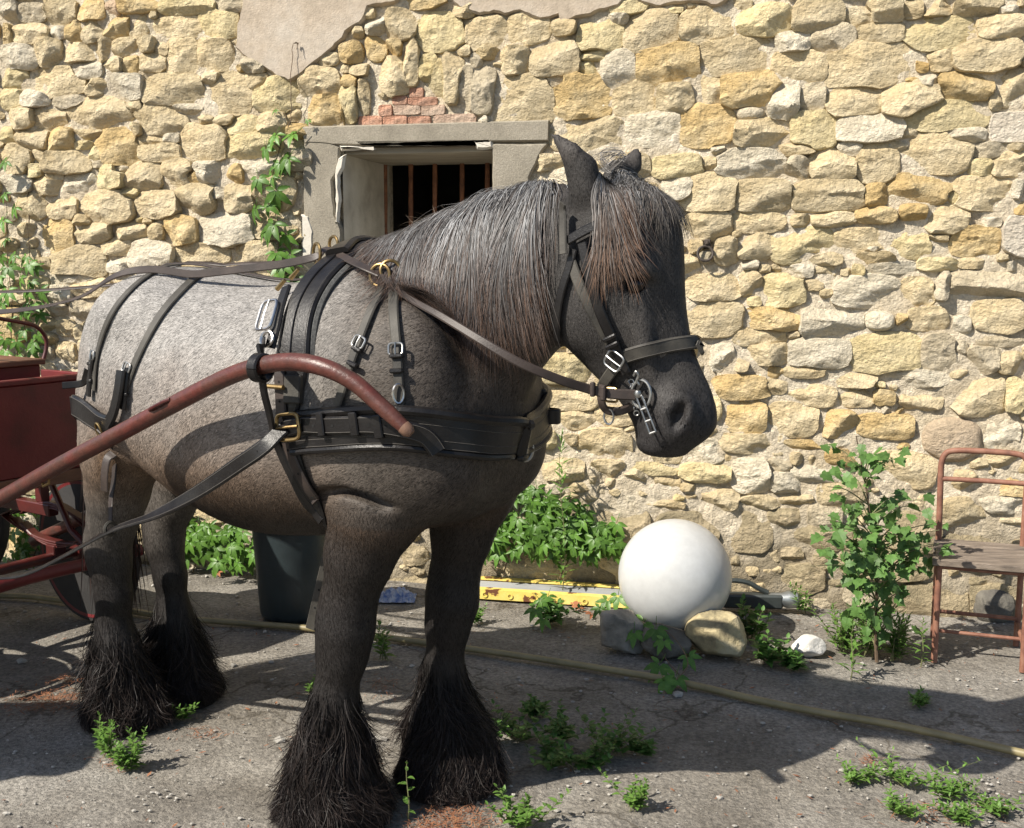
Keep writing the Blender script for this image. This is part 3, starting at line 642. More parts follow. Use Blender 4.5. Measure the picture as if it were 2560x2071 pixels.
# head in its own frame (u forward, v lateral, w up) about the poll
POLL = w2b(hpx(1440, 440, 0.0)); HPS = math.radians(33 - 24)             # turned 9 degrees away from the camera
cH, sH = math.cos(HPS), math.sin(HPS)
def h2b(P): P = np.asarray(P, float); return np.stack([POLL[0] + P[..., 0] * cH - P[..., 1] * sH, POLL[1] + P[..., 0] * sH + P[..., 1] * cH, POLL[2] + P[..., 2]], -1)
def b2h(P): d = np.asarray(P, float) - POLL; return np.stack([d[..., 0] * cH + d[..., 1] * sH, -d[..., 0] * sH + d[..., 1] * cH, d[..., 2]], -1)
HEAD = np.array([(-0.028, 0.04, 0.142, 0.05), (-0.05, -0.015, 0.202, 0.092), (-0.085, -0.042, 0.25, 0.11), (-0.13, -0.055, 0.274, 0.118), (-0.2, -0.06, 0.284, 0.122), (-0.28, -0.065, 0.288, 0.118), (-0.35, -0.062, 0.296, 0.108), (-0.41, -0.04, 0.309, 0.094), (-0.47, 0.02, 0.33, 0.082), (-0.52, 0.075, 0.356, 0.078),
                 (-0.565, 0.125, 0.372, 0.08), (-0.61, 0.158, 0.378, 0.084), (-0.65, 0.178, 0.358, 0.08), (-0.685, 0.205, 0.315, 0.064), (-0.705, 0.235, 0.295, 0.03)])[::-1]
lo = h2b(A3(-.12, -.14, -.72)); hi = h2b(A3(.4, .14, .04))
sl, S, T, Z = sub((POLL[0] - .16, POLL[1] - .22, POLL[2] - .74), (POLL[0] + .44, POLL[1] + .26, POLL[2] + .06), .08)
hu_ = (S - POLL[0]) * cH + (T - POLL[1]) * sH; hv_ = -(S - POLL[0]) * sH + (T - POLL[1]) * cH; hw_ = (Z - POLL[2]).ravel()
wcl = np.clip(hw_, HEAD[0, 0], HEAD[-1, 0]); ub, uf, hw2 = [pl(wcl, HEAD[:, 0], HEAD[:, k])[None, None, :] for k in (1, 2, 3)]
uc = (ub + uf) / 2; ul = (uf - ub) / 2; e = (hu_ - uc) / ul; wv = hw2 * (1 - .30 * np.clip(e, 0, 1.2) ** 1.5 - .10 * np.clip(-e, 0, 1.2) ** 2)
q = (np.abs(e) ** 2.3 + (np.abs(hv_) / wv) ** 2.3) ** (1 / 2.3); d = (q - 1) * np.minimum(hw2, ul) * .9
ov = np.maximum(HEAD[0, 0] - hw_, hw_ - HEAD[-1, 0]).clip(0)[None, None, :]
put(sl, np.where(ov > 0, np.sqrt(np.maximum(d, 0) ** 2 + ov ** 2) + .015, d), .035)
def hell(c, r, k=.03, rot=0.0, op=put): ell(h2b(A3(*c)), r, k, rot, op, -HPS if False else HPS)
for sg in (-1, 1):
    hell((.188, sg * .096, -.228), (.058, .028, .034), .025, -.3)       # brow above the eye
    hell((.05, sg * .085, -.31), (.10, .038, .11), .04)                # cheek
    hell((.20, sg * .088, -.36), (.022, .016, .11), .03, .25)          # facial crest
    hell((.192, sg * .104, -.272), (.036, .022, .021), .010, .15, carve)  # eye socket
    hell((.292, sg * .072, -.585), (.048, .03, .062), .025, -.3)              # nostril rim
    hell((.305, sg * .098, -.585), (.017, .034, .036), .010, -.35, carve)   # nostril
    hell((.225, sg * .078, -.668), (.060, .026, .009), .005, -.75, carve)   # mouth corner
hell((.22, 0, -.675), (.045, .055, .03), .03)                          # chin
# ears
def hcone(p0, p1, r0, r1, k=.02, kt=1.0): cone(h2b(A3(*p0)), h2b(A3(*p1)), r0, r1, k, kt)
EARS = []
for sg, tipp, tt in ((-1, (1376, 330), -.12), (1, (1597, 366), .10)):
    tip = b2h(w2b(onplane(tipp[0], tipp[1], b2w(h2b(A3(0, tt, 0))), HL * math.cos(HPS) + HA * -math.sin(HPS))))
    base = A3(.060 if sg < 0 else .075, -.088 if sg < 0 else .075, -.01); mid = base * .5 + tip * .5 + A3(.012, sg * .012, 0)
    EARS.append((base, mid, tip))
    hcone(base + A3(0, 0, -.03), base * .7 + mid * .3, .045, .041, .03, .8); hcone(base * .7 + mid * .3, mid, .041, .029, .012, .6); hcone(mid, mid * .4 + tip * .6, .029, .016, .008, .55); hcone(mid * .4 + tip * .6, tip, .016, .003, .005, .55)

def dsamp(Pb):
    """trilinear sample of the field at body points"""
    g = np.clip((np.asarray(Pb, float) - GS0) / H, 0, GN - 1.001); i = g.astype(int); f = g - i; out = 0
    for a in (0, 1):
        for b in (0, 1):
            for c in (0, 1):
                out = out + D[i[..., 0] + a, i[..., 1] + b, i[..., 2] + c] * (f[..., 0] if a else 1 - f[..., 0]) * (f[..., 1] if b else 1 - f[..., 1]) * (f[..., 2] if c else 1 - f[..., 2])
    return out
def dgrad(Pb, e=.012):
    Pb = np.asarray(Pb, float); g = np.stack([dsamp(Pb + e * ax) - dsamp(Pb - e * ax) for ax in np.eye(3)], -1); return unit(g)
def hit(x, y, off=0.0):
    """first point of the horse along a pixel's ray: world point and normal"""
    r = ray(x, y); t = np.linspace(2.0, 4.8, 560); P = C0 + t[:, None] * r; b = w2b(P); inb = np.all((b > GS0 + H) & (b < GS0 + (GN - 2) * H), 1)
    v = np.where(inb, dsamp(b), 1.0); k = np.where(v < 0)[0]
    if len(k) == 0: k = [int(np.argmin(v))]
    k = k[0]; lo, hi = t[max(k - 1, 0)], t[k]
    for _ in range(14):
        m = (lo + hi) / 2
        if dsamp(w2b((C0 + m * r)[None]))[0] < 0: hi = m
        else: lo = m
    p = C0 + hi * r; n = dgrad(w2b(p[None]))[0]; n = n[0] * HA + n[1] * HL + n[2] * ZZ
    return p + n * off, n
def surf_out(Pb, off, it=4):
    """push body points to lie off above the surface"""
    Pb = np.array(Pb, float)
    for _ in range(it):
        g = dgrad(Pb); Pb = Pb + g * (off - dsamp(Pb))[..., None] * .9
    return Pb

def surface_nets(F):
    s = F < 0; nx, ny, nz = F.shape
    c = np.zeros((nx - 1, ny - 1, nz - 1), np.int8)
    for a in (0, 1):
        for b in (0, 1):
            for d in (0, 1): c += s[a:nx - 1 + a, b:ny - 1 + b, d:nz - 1 + d]
    act = (c > 0) & (c < 8); idx = -np.ones(act.shape, np.int64); cells = np.argwhere(act); idx[act] = np.arange(len(cells))
    acc = np.zeros((len(cells), 3)); cnt = np.zeros(len(cells)); corners = [(a, b, d) for a in (0, 1) for b in (0, 1) for d in (0, 1)]
    for p in corners:
        for ax in range(3):
            if p[ax]: continue
            q = list(p); q[ax] = 1
            v0 = F[cells[:, 0] + p[0], cells[:, 1] + p[1], cells[:, 2] + p[2]]; v1 = F[cells[:, 0] + q[0], cells[:, 1] + q[1], cells[:, 2] + q[2]]
            m = (v0 < 0) != (v1 < 0); t = np.where(m, v0 / np.where(m, v0 - v1, 1), 0); pos = np.tile(np.array(p, float), (len(cells), 1)); pos[:, ax] += t
            acc[m] += pos[m]; cnt[m] += 1
    V = cells + acc / cnt[:, None]; quads = []
    for ax in range(3):
        o1, o2 = [(1, 2), (2, 0), (0, 1)][ax]
        A = np.moveaxis(s, ax, 0); e = np.argwhere(np.moveaxis(A[:-1] != A[1:], 0, ax)); e = e[(e[:, o1] > 0) & (e[:, o2] > 0)]
        d1 = np.zeros(3, int); d1[o1] = 1; d2 = np.zeros(3, int); d2[o2] = 1
        ok = np.all(e < np.array(idx.shape), 1); e = e[ok]
        q = np.stack([idx[tuple(e.T)], idx[tuple((e - d1).T)], idx[tuple((e - d1 - d2).T)], idx[tuple((e - d2).T)]], 1)
        pos = s[tuple(e.T)]; q[~pos] = q[~pos][:, ::-1]; quads.append(q)
    return V, np.vstack(quads)
Vg, Qd = surface_nets(D)
VB = GS0 + Vg * H                                     # body coordinates of the skin
for _ in range(2):                                    # light smoothing
    acc = np.zeros_like(VB); cnt = np.zeros(len(VB))
    for a, b in ((0, 1), (1, 2), (2, 3), (3, 0)):
        np.add.at(acc, Qd[:, a], VB[Qd[:, b]]); np.add.at(acc, Qd[:, b], VB[Qd[:, a]]); np.add.at(cnt, Qd[:, a], 1); np.add.at(cnt, Qd[:, b], 1)
    VB = VB * .55 + .45 * acc / np.maximum(cnt, 1)[:, None]
def lerp(a, b, t): return a + (b - a) * np.clip(t, 0, 1)[..., None]
def coat(P):
    """coat colour from the place on the animal: roan grey croup, browner belly and neck, dark head, black legs"""
    P = np.asarray(P, float); s, t, z = P[:, 0], P[:, 1], P[:, 2]; h = b2h(P)
    n1 = vnoise(P * 5, 31, 3); n2 = vnoise(P * 22, 32, 2)
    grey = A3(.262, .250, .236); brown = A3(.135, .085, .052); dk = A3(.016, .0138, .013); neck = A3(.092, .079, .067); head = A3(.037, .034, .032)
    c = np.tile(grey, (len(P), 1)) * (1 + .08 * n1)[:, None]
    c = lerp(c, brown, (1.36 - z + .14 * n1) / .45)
    c = lerp(c, neck * (1 + .2 * n1)[:, None], (s - 1.05 + .05 * n1) / .30 * (z > .9))
    c = lerp(c, A3(.054, .044, .037), (s - 1.34 + .06 * n1) / .25 * ((z > .85)))
    c = lerp(c, head * (1 + .25 * n1)[:, None], ((h[:, 0] + .10) / .10) * (h[:, 2] > -.8) * (h[:, 2] < .16) * (s > 1.45))
    mz = (h[:, 0] > 0.05) & (s > 1.6); c = np.where(mz[:, None], lerp(c, A3(.028, .026, .026), (-.50 - h[:, 2]) / .10), c)
    ear = (h[:, 2] > .03) & (s > 1.55); c = np.where(ear[:, None], A3(.045, .04, .037), c)
    hind = s < .55
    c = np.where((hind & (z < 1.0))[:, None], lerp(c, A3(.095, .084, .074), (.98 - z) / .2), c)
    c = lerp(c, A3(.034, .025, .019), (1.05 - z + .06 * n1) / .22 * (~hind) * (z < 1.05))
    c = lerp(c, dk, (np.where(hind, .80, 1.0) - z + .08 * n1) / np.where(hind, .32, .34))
    return c * (1 + .10 * n2)[:, None]
M_coat = mat('horse_coat', (.3, .3, .3), None, 26, .62, .55, 150, attr=True, spec=.3, bdist=.004, fine=(170, .30), detail=5, stretch=(1, 1, 1))
horse = thing('horse', 'heavy grey roan draught horse with black feathered legs standing in harness', 'horse')
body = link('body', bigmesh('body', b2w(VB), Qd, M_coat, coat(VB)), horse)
# ------------------------------------------------------------------ hair
M_hair = mat('horse_hair', (.3, .3, .3), None, 30, .5, 0, attr=True, spec=.16, attrmix=.3)
def ribbons(name, P, Wd, C0_, C1_, parent, flat=True, cpow=1.0):
    """P (N,K,3) body points; flat ribbons lying on the coat; colour root to tip"""
    N, Kk = P.shape[:2]; T = unit(np.gradient(P, axis=1)); 
    g = dgrad(P.reshape(-1, 3)).reshape(P.shape) if flat else unit(rng.normal(size=(N, 1, 3)) + 0 * P)
    B = unit(np.cross(T, g) + 1e-6); prof = np.sin(np.linspace(.35, 1, Kk) * math.pi * .98 + .02) * .8 + .35
    w = Wd[:, None] * prof[None] * .5; w[:, -1] *= .25
    Va = P - B * w[..., None]; Vb = P + B * w[..., None]; V = np.stack([Va, Vb], 2).reshape(-1, 3)
    i = (np.arange(N)[:, None] * Kk + np.arange(Kk - 1)[None]).ravel() * 2
    Q = np.stack([i, i + 1, i + 3, i + 2], 1); t = (np.linspace(0, 1, Kk) ** cpow)[None, :, None]
    C = C0_[:, None] * (1 - t) + C1_[:, None] * t; C = np.repeat(C, 2, axis=1).reshape(-1, 3)
    o = link(name, bigmesh(name, b2w(V), Q, M_hair, C), parent); return o
def grow(P, Dr, L, Kk, grav, off, curl=.12, fq=7.0, seed=1, stick=.0):
    P = np.array(P, float); d = unit(Dr); out = [P]; st = (np.asarray(L) / (Kk - 1))[:, None]; per = rng.normal(size=P.shape) * curl * .35
    for k in range(Kk - 1):
        q = np.stack([vnoise(P * fq, seed + a, 2) for a in range(3)], -1)
        d = unit(d + A3(0, 0, -grav) + curl * q + per * (.4 + k / Kk)); p = P + d * st; v = dsamp(p); g = dgrad(p)
        ofk = (off if np.ndim(off) else np.full(len(P), off)) * min(1.0, (k + 1) / 6)
        p = p + g * np.clip(ofk - v, 0, .06)[:, None] - g * (np.clip(v - ofk, 0, .02) * stick)[:, None]
        d = unit(p - P) * .7 + d * .3; P = p; out.append(P)
    return np.stack(out, 1)
def tone(n, base, var, bright=None, pb=.3):
    c = np.tile(A3(*base), (n, 1)) * np.exp(rng.normal(0, var, (n, 1)))
    if bright is not None: m = rng.random(n) < pb; c[m] = A3(*bright) * np.exp(rng.normal(0, var * .6, (m.sum(), 1)))
    return c
# mane: roots on the crest, falling on the near side, in uneven locks
CR = np.array([(1.06, 1.56), (1.14, 1.58), (1.24, 1.63), (1.38, 1.705), (1.52, 1.76), (1.64, 1.785), (1.74, 1.79), (1.79, 1.79)])
n = 15000; s_ = 1.17 + .53 * rng.random(n) ** .9; NC = 110; ck = np.clip(((s_ - 1.1) / .62 * NC + rng.normal(0, .8, n)).astype(int), 0, NC + 4)
cdir = rng.normal(0, .16, NC + 5); clen = rng.uniform(.78, 1.12, NC + 5); cton = np.exp(rng.normal(0, .35, NC + 5)).clip(.4, 1.45); coff = rng.uniform(.004, .020, NC + 5)
R0 = np.stack([s_, rng.normal(-.012, .016, n), np.interp(s_, CR[:, 0], CR[:, 1]) - .01], -1); R0 = surf_out(R0, .002)
near = rng.random(n) < .95
D0 = np.stack([rng.normal(.05, .10, n) + cdir[ck], np.where(near, -1.0, .8), rng.uniform(-.4, .0, n)], -1)
Lm = np.interp(s_, [1.06, 1.16, 1.25, 1.4, 1.6, 1.8], [.05, .06, .18, .41, .48, .44]) * rng.uniform(.7, 1.1, n) * clen[ck]
Pm = grow(R0, D0, Lm, 16, .55, coff[ck] + rng.uniform(.001, .010, n), .17, 11, 3, .5)
c0 = tone(n, (.105, .105, .105), .35, (.20, .205, .21), .45) * cton[ck][:, None]; dkm = rng.random(n) < .25; c0[dkm] = A3(.03, .028, .027)
ribbons('mane', Pm, rng.uniform(.0008, .0019, n), c0, tone(n, (.042, .028, .022), .45, (.11, .066, .046), .35), horse, True, 1.9)
# wisps standing up along the crest
n = 260; s_ = 1.05 + .35 * rng.random(n) ** 1.3; R0 = surf_out(np.stack([s_, rng.normal(-.01, .012, n), np.interp(s_, CR[:, 0], CR[:, 1])], -1), .003)
D0 = np.stack([rng.normal(-.9, .35, n), rng.normal(-.25, .4, n), rng.uniform(-.05, .35, n)], -1)
ribbons('mane_wisps', grow(R0, D0, rng.uniform(.04, .10, n), 7, .12, .003, .2, 12, 5), rng.uniform(.0006, .0011, n), tone(n, (.2, .17, .14), .4), tone(n, (.22, .17, .12), .4), horse)
# forelock
n = 3600; nb_ = rng.random(n) < .34; v_ = np.where(nb_, rng.normal(-.052, .014, n), rng.normal(.016, .026, n)); R0 = h2b(np.stack([np.where(nb_, rng.uniform(.085, .13, n), rng.uniform(.09, .16, n)), v_, np.full(n, .0)], -1)); R0 = surf_out(R0, .002)
NC = 60; ck = np.clip(((v_ + .12) / .24 * NC + rng.normal(0, 1.2, n)).astype(int), 0, NC - 1); cl = rng.uniform(.75, 1.12, NC); cd = rng.normal(0, .13, NC); co = rng.uniform(.003, .018, NC); ct = np.exp(rng.normal(0, .35, NC))
fw = A3(cH, sH, 0); D0 = fw * np.where(nb_, rng.uniform(.0, .32, n), rng.uniform(.75, 1.25, n))[:, None] + np.stack([0 * v_, np.where(nb_, -.8 * rng.uniform(.6, 1.2, n), np.where(v_ < .03, -.25, .4) * rng.uniform(.2, 1.3, n)) + cd[ck], rng.uniform(-.45, -.1, n)], -1)
Pf_ = grow(R0, D0, (.13 + .22 * rng.random(n) ** .8) * np.where(nb_, .92, .70) * cl[ck], 15, .34, co[ck] + rng.uniform(.001, .010, n), .17, 11, 13, .35)
ribbons('forelock', Pf_, rng.uniform(.0009, .0022, n), tone(n, (.085, .083, .08), .35, (.23, .225, .22), .38) * ct[ck][:, None], np.where((v_ < -.03)[:, None], tone(n, (.075, .046, .032), .4, (.16, .092, .058), .4), tone(n, (.05, .043, .038), .4, (.15, .13, .11), .3)), horse, True, 1.7)
# curl of hair between the ears
n = 38; ph = rng.uniform(0, 6.28, n); Kk = 22; base = h2b(A3(.085, .02, .012)); an = ph[:, None] + np.linspace(0, 5.2, Kk)[None]
rad = (rng.uniform(.012, .036, n)[:, None] * np.linspace(1, .8, Kk)[None]); cc = base + rng.normal(0, .006, (n, 1, 3))
ribbons('forelock_curl', cc + np.stack([np.cos(an) * rad + .01 * np.sin(2 * an), rng.normal(0, .01, (n, 1)) + .012 * np.sin(an), np.sin(an) * rad * .85 + .025], -1), np.full(n, .0016), tone(n, (.16, .155, .15), .3), tone(n, (.2, .18, .16), .3), horse, False)
# tail
n = 1500; z_ = rng.uniform(.95, 1.27, n); R0 = surf_out(np.stack([np.full(n, -.14), rng.normal(0.03, .02, n), z_], -1), .004, 5)
Pt = grow(R0, np.stack([rng.normal(-.25, .2, n), rng.normal(0, .3, n), -np.ones(n)], -1), rng.uniform(.45, .8, n), 12, .6, .004, .10, 6, 17); Pt[..., 2] = np.maximum(Pt[..., 2], .3)
ribbons('tail', Pt, rng.uniform(.002, .004, n), tone(n, (.05, .04, .036), .4), tone(n, (.04, .026, .022), .4), horse, False)
# feather round the four feet
lowv = np.where((VB[:, 2] < .40) & (VB[:, 2] > .035))[0]
FR = {'nf': 12000, 'ff': 11000, 'nh': 9500, 'fh': 7500}
lown = dgrad(VB[lowv])
for kx, cnt in FR.items():
    fc = A3(*FOOT[kx]); near = np.hypot(VB[lowv, 0] - fc[0], VB[lowv, 1] - fc[1]) < .2; zt_ = .40 if kx in ('nf', 'ff') else .34
    ids = lowv[near]; nn_ = lown[near]; z_ = VB[ids, 2]; back = np.clip(-(nn_[:, 0]), 0, 1)
    pr = np.interp(z_, [.035, .10, zt_ - .12, zt_ - .04, zt_], [.8, 1, 1, .4, .05]) * (.6 + .8 * back); pr /= pr.sum()
    pick = rng.choice(len(ids), cnt, p=pr); R0 = VB[ids[pick]] + rng.normal(0, .004, (cnt, 3)); N0 = nn_[pick].copy(); N0[:, 2] = 0; N0 = unit(N0)
    zz = R0[:, 2]; an = np.arctan2(R0[:, 1] - fc[1], R0[:, 0] - fc[0]); lk = vnoise(np.stack([an * 3.2, zz * 9, np.full(cnt, 3.0)], -1), 61, 2)     # locks
    flare = np.interp(zz, [.04, .15, .3, .4], [.60, .52, .40, .25]) * (1 + .55 * lk) * rng.uniform(.7, 1.25, cnt)
    side = np.stack([-N0[:, 1], N0[:, 0], 0 * zz], -1) * (.28 * vnoise(np.stack([an * 2.4, zz * 7, np.full(cnt, 8.0)], -1), 62, 2))[:, None]
    D0 = N0 * flare[:, None] + side + A3(-.05, 0, -.85) + rng.normal(0, .05, (cnt, 3))
    L = np.interp(zz, [.04, .15, .3, .4], [.06, .15, .20, .16]) * rng.uniform(.6, 1.2, cnt) * (1 + .3 * lk)
    P = grow(R0, D0, L, 12, .10, rng.uniform(.003, .014, cnt), .36, 11, 19, .12)
    P[..., 2] = np.where(P[..., 2] < .010, .010 - .15 * (P[..., 2] - .010).clip(-.05, 0) * rng.random((cnt, 1)), P[..., 2])
    tn = np.exp(.5 * lk)[:, None]
    ribbons('feather', P, rng.uniform(.0008, .0020, cnt), tone(cnt, (.012, .0105, .010), .4, (.04, .036, .035), .12) * tn, tone(cnt, (.015, .0108, .0098), .45, (.045, .033, .028), .13) * tn, horse, False)
# short coat
tri = VB[Qd]; ar = np.linalg.norm(np.cross(tri[:, 2] - tri[:, 0], tri[:, 3] - tri[:, 1]), axis=1); cen = tri.mean(1)
wgt = ar * (cen[:, 2] > .12); n = 270000; pick = rng.choice(len(Qd), n, p=wgt / wgt.sum()); ab = rng.random((n, 2))
P0 = tri[pick, 0] * ((1 - ab[:, :1]) * (1 - ab[:, 1:])) + tri[pick, 1] * (ab[:, :1] * (1 - ab[:, 1:])) + tri[pick, 2] * (ab[:, :1] * ab[:, 1:]) + tri[pick, 3] * ((1 - ab[:, :1]) * ab[:, 1:])
g = dgrad(P0); hh_ = b2h(P0); onhead = (hh_[:, 0] > -.07) & (P0[:, 0] > 1.6)
fl = np.where((P0[:, 2] < .95)[:, None], A3(-.1, 0, -1), A3(-.75, 0, -.65)); fl = np.where(onhead[:, None], A3(.25, 0, -1), fl)
sw = np.stack([vnoise(P0 * 3.2, 41 + a, 2) for a in range(3)], -1) * .9; fl = fl + sw + rng.normal(0, .22, (n, 3)); fl = unit(fl - g * np.sum(fl * g, 1, keepdims=True))
Lh = rng.uniform(.007, .0155, n) * np.where(onhead, .6, 1); dirv = unit(fl + g * rng.uniform(.03, .18, n)[:, None]); B = unit(np.cross(dirv, g)) * rng.uniform(.0006, .0012, n)[:, None]
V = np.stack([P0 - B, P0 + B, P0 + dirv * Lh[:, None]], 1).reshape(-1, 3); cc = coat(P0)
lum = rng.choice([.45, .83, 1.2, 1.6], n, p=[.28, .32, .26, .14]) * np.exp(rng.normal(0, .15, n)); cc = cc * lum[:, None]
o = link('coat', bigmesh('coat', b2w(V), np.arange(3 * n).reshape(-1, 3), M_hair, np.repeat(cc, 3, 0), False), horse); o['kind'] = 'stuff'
# eyes
M_eye = mat('eye', (.004, .0035, .003), (.006, .004, .003), 10, .16, spec=.35)
for sg in (-1, 1):
    p = h2b(A3(.190, sg * .0815, -.272)); m = MB(); th = np.linspace(0, math.pi, 9); m.lathe([(.026 * math.sin(a), -.026 * math.cos(a)) for a in th], b2w(p[None])[0], 16); m.obj('eye', M_eye, horse)
# ------------------------------------------------------------------ harness
M_lea = mat('black_leather', (.010, .009, .009), (.006, .005, .005), 14, .36, .45, 120, c3=(.018, .0165, .0155), spec=.33, bdist=.002)
M_leb = mat('brown_leather', (.036, .026, .022), (.020, .015, .013), 12, .5, .35, 200, c3=(.052, .039, .033), spec=.4, bdist=.002)
M_leg = mat('dusty_leather', (.050, .046, .039), (.026, .024, .021), 12, .6, .4, 200, c3=(.075, .069, .058), spec=.35, bdist=.002)
M_web = mat('woven_webbing', (.11, .11, .105), (.05, .05, .048), 160, .85, .6, 400, bdist=.002)
M_brass = mat('brass', (.36, .26, .12), (.22, .15, .07), 25, .40, .2, 120, metal=1.0, bdist=.001)
M_steel = mat('steel', (.55, .54, .52), (.38, .37, .36), 25, .28, .15, 150, metal=1.0, bdist=.001)
M_bit = mat('bit_steel', (.40, .40, .39), (.28, .28, .27), 25, .40, .2, 150, metal=1.0, bdist=.001)
M_stitch = mat('pale_stitching', (.075, .068, .06), None, 90, .8)
def trail(pix, n=6, off=.004):
    q = catmull(np.array(pix, float), n); R = [hit(x, y, off) for x, y in q]
    P = np.array([r[0] for r in R]); N = np.array([r[1] for r in R]); return relax(P, 1), unit(relax(N, 3))
def relax(P, it=1):
    P = np.array(P)
    for _ in range(it): P[1:-1] = .25 * P[:-2] + .5 * P[1:-1] + .25 * P[2:]
    return P
def mir(P, N, tc=-.02):
    """carry an on-body path over to the far side"""
    b = w2b(P); b[:, 1] = 2 * tc - b[:, 1]; b = surf_out(b, .006, 3); m = N @ np.stack([HA, HL, ZZ], 1); m[:, 1] *= -1
    return b2w(b), m @ np.stack([HA, HL, ZZ])
def around(pix, off=.006, n=6, tc=-.02, bridge=5):
    """near path, then across the midline to its mirror image"""
    P, N = trail(pix, n, off); Q, Mn = mir(P, N, tc); a, b = w2b(P[-1:])[0], w2b(Q[-1:])[0]
    mid = surf_out(np.array([a + (b - a) * k / (bridge + 1) for k in range(1, bridge + 1)]), off, 5); g = dgrad(mid)
    return relax(np.vstack([P, b2w(mid), Q[::-1]]), 2), unit(relax(np.vstack([N, g @ np.stack([HA, HL, ZZ]), Mn[::-1]]), 2))
def stitches(P, N, w, th, parent, inset=.12, m=None):
    P = np.asarray(P); N = unit(np.asarray(N)); T = unit(np.gradient(P, axis=0)); B = unit(np.cross(T, N)); mb = MB()
    w = np.broadcast_to(np.asarray(w, float), (len(P),))
    for sg in (-1, 1): mb.tube(P + N * (th + .0002) + B * (sg * (.5 - inset) * w)[:, None], .0009, 4)
    return mb.obj('stitching', m or M_stitch, parent)
def buckle(c, nrm, along, w, h, r, m, parent, name='buckle'):
    """rounded frame with a prong"""
    nrm = unit(nrm); ex = unit(np.asarray(along) - nrm * np.dot(along, nrm)); ey = np.cross(nrm, ex); mb = MB(); c = np.asarray(c)
    an = np.linspace(0, 2 * math.pi, 28, endpoint=False); sq = lambda v: np.sign(v) * np.abs(v) ** .45
    mb.tube(c + ex * (sq(np.cos(an)) * h / 2)[:, None] + ey * (sq(np.sin(an)) * w / 2)[:, None], r, 7, closed=True)
    mb.tube([c - ex * h * .5 + nrm * r, c + nrm * r * 1.8, c + ex * h * .52 + nrm * r * 1.5], r * .7, 6); return mb.obj(name, m, parent)
def keeper(c, nrm, along, w, th, ln, parent, m=None):
    nrm = unit(nrm); ex = unit(np.asarray(along) - nrm * np.dot(along, nrm)); ey = np.cross(nrm, ex); M_ = np.stack([ex, ey, nrm], 1)
    return MB().box(np.asarray(c), (ln / 2, w / 2, th / 2), M_, .003).obj('keeper', m or M_lea, parent)
def holes(P, N, idx, th, parent, r=.0035):
    mb = MB()
    for i in idx:
        n_ = unit(N[i]); e1 = unit(np.cross(n_, ZZ)); e2 = np.cross(n_, e1); an = np.linspace(0, 6.283, 8, endpoint=False)
        c = P[i] + n_ * (th + .0006); mb.add(np.vstack([c, c + r * (np.cos(an)[:, None] * e1 + np.sin(an)[:, None] * e2)]), [(0, k + 1, (k + 1) % 8 + 1) for k in range(8)])
    o = mb.obj('punched_holes', M_hole, parent, False); o['kind'] = 'stuff'; return o
M_hole = mat('hole', (.004, .004, .004), None, 5, .95)
harn = thing('harness', 'black leather driving harness with saddle, breast collar and breeching on the horse', 'harness')
# saddle: pad, skirt and tree running over the withers
P, N = around([(742, 905), (748, 850), (758, 795), (775, 750), (805, 705), (845, 668), (878, 642)], .006, 5)
pad = MB().strap(P, N, .118, .012).obj('saddle_pad', M_web, harn)
P1 = P + unit(N) * .0125; sad = MB().strap(P1, N, .096, .010).obj('saddle', M_lea, harn); stitches(P1, N, .096, .010, sad, .1)
P2 = P1 + unit(N) * .0105; T_ = unit(np.gradient(P2, axis=0)); B_ = unit(np.cross(T_, N))
MB().strap((P2 - B_ * .020)[:-2], N[:-2], .036, .004).obj('backband', M_lea, harn)
k = len(P) // 2
MB().strap(P2[k - 7:k + 8] + unit(N[k - 7:k + 8]) * .004, N[k - 7:k + 8], .070, .016).obj('saddle_tree', M_lea, harn)
for (x, y, R_) in ((792, 634, .028), (834, 612, .024), (898, 634, .026)):
    c = onplane(x, y, b2w(A3(1.0, -.13 if x < 820 else (.0 if x < 870 else .10), 0)), HL); mbt = MB().ring(c, unit(HA * .45 + HL * .9) if x != 834 else unit(HA * .3 + HL), R_, .0048, 24, 8)
    mbt.tube([c - ZZ * (R_ + .03), c - ZZ * R_ * .95], [.006, .005], 8); mbt.obj('terret', M_brass, harn)
for x, y in ((755, 712), (722, 738)): 
    p, n = hit(x, y, .036); MB().tube([p - unit(HA * .55 + ZZ * .45) * .02, p + unit(HA * .55 + ZZ * .45) * .02], [.0075, .0055], 8).obj('brass_stud', M_brass, harn)
# tug: strap, steel buckle, loop round the shaft
tugP, tugN = trail([(742, 745), (725, 790), (712, 840), (700, 880)], 4, .040); MB().strap(tugP, tugN, .034, .008).obj('tug_strap', M_lea, harn)
p, n = hit(703, 812, .056); buckle(p, n, tugP[-1] - tugP[0], .058, .088, .0042, M_steel, harn)
SHT = -.50
def shp(x, y, t=SHT): return hpx(x, y, t)
shaft_px = [(-420, 1470), (-200, 1355), (0, 1247), (150, 1163), (300, 1083), (450, 1003), (560, 947), (640, 918), (720, 905), (800, 916), (880, 953), (950, 1013), (1012, 1070)]
shaft_P = catmull(np.array([shp(x, y, SHT + (.05 if x < 100 else 0) + .05 * max(0, (x - 800) / 212)) for x, y in shaft_px]), 8)
lc = shp(652, 920); an = np.linspace(0, 2 * math.pi, 25); ri = -HL * np.cos(an)[:, None] + ZZ * np.sin(an)[:, None]; MB().strap(lc + ri * .031, ri, .034, .007).obj('tug_loop', M_lea, harn)
j = shp(662, 885, SHT + .02); tl, tn = hit(690, 872, .045)
MB().strap(relax(np.array([tl, tl * .6 + j * .4 - ZZ * .004, j, lc + ZZ * .043]), 1), [HL * -1] * 4, .040, .008).obj('tug_billet', M_lea, harn)
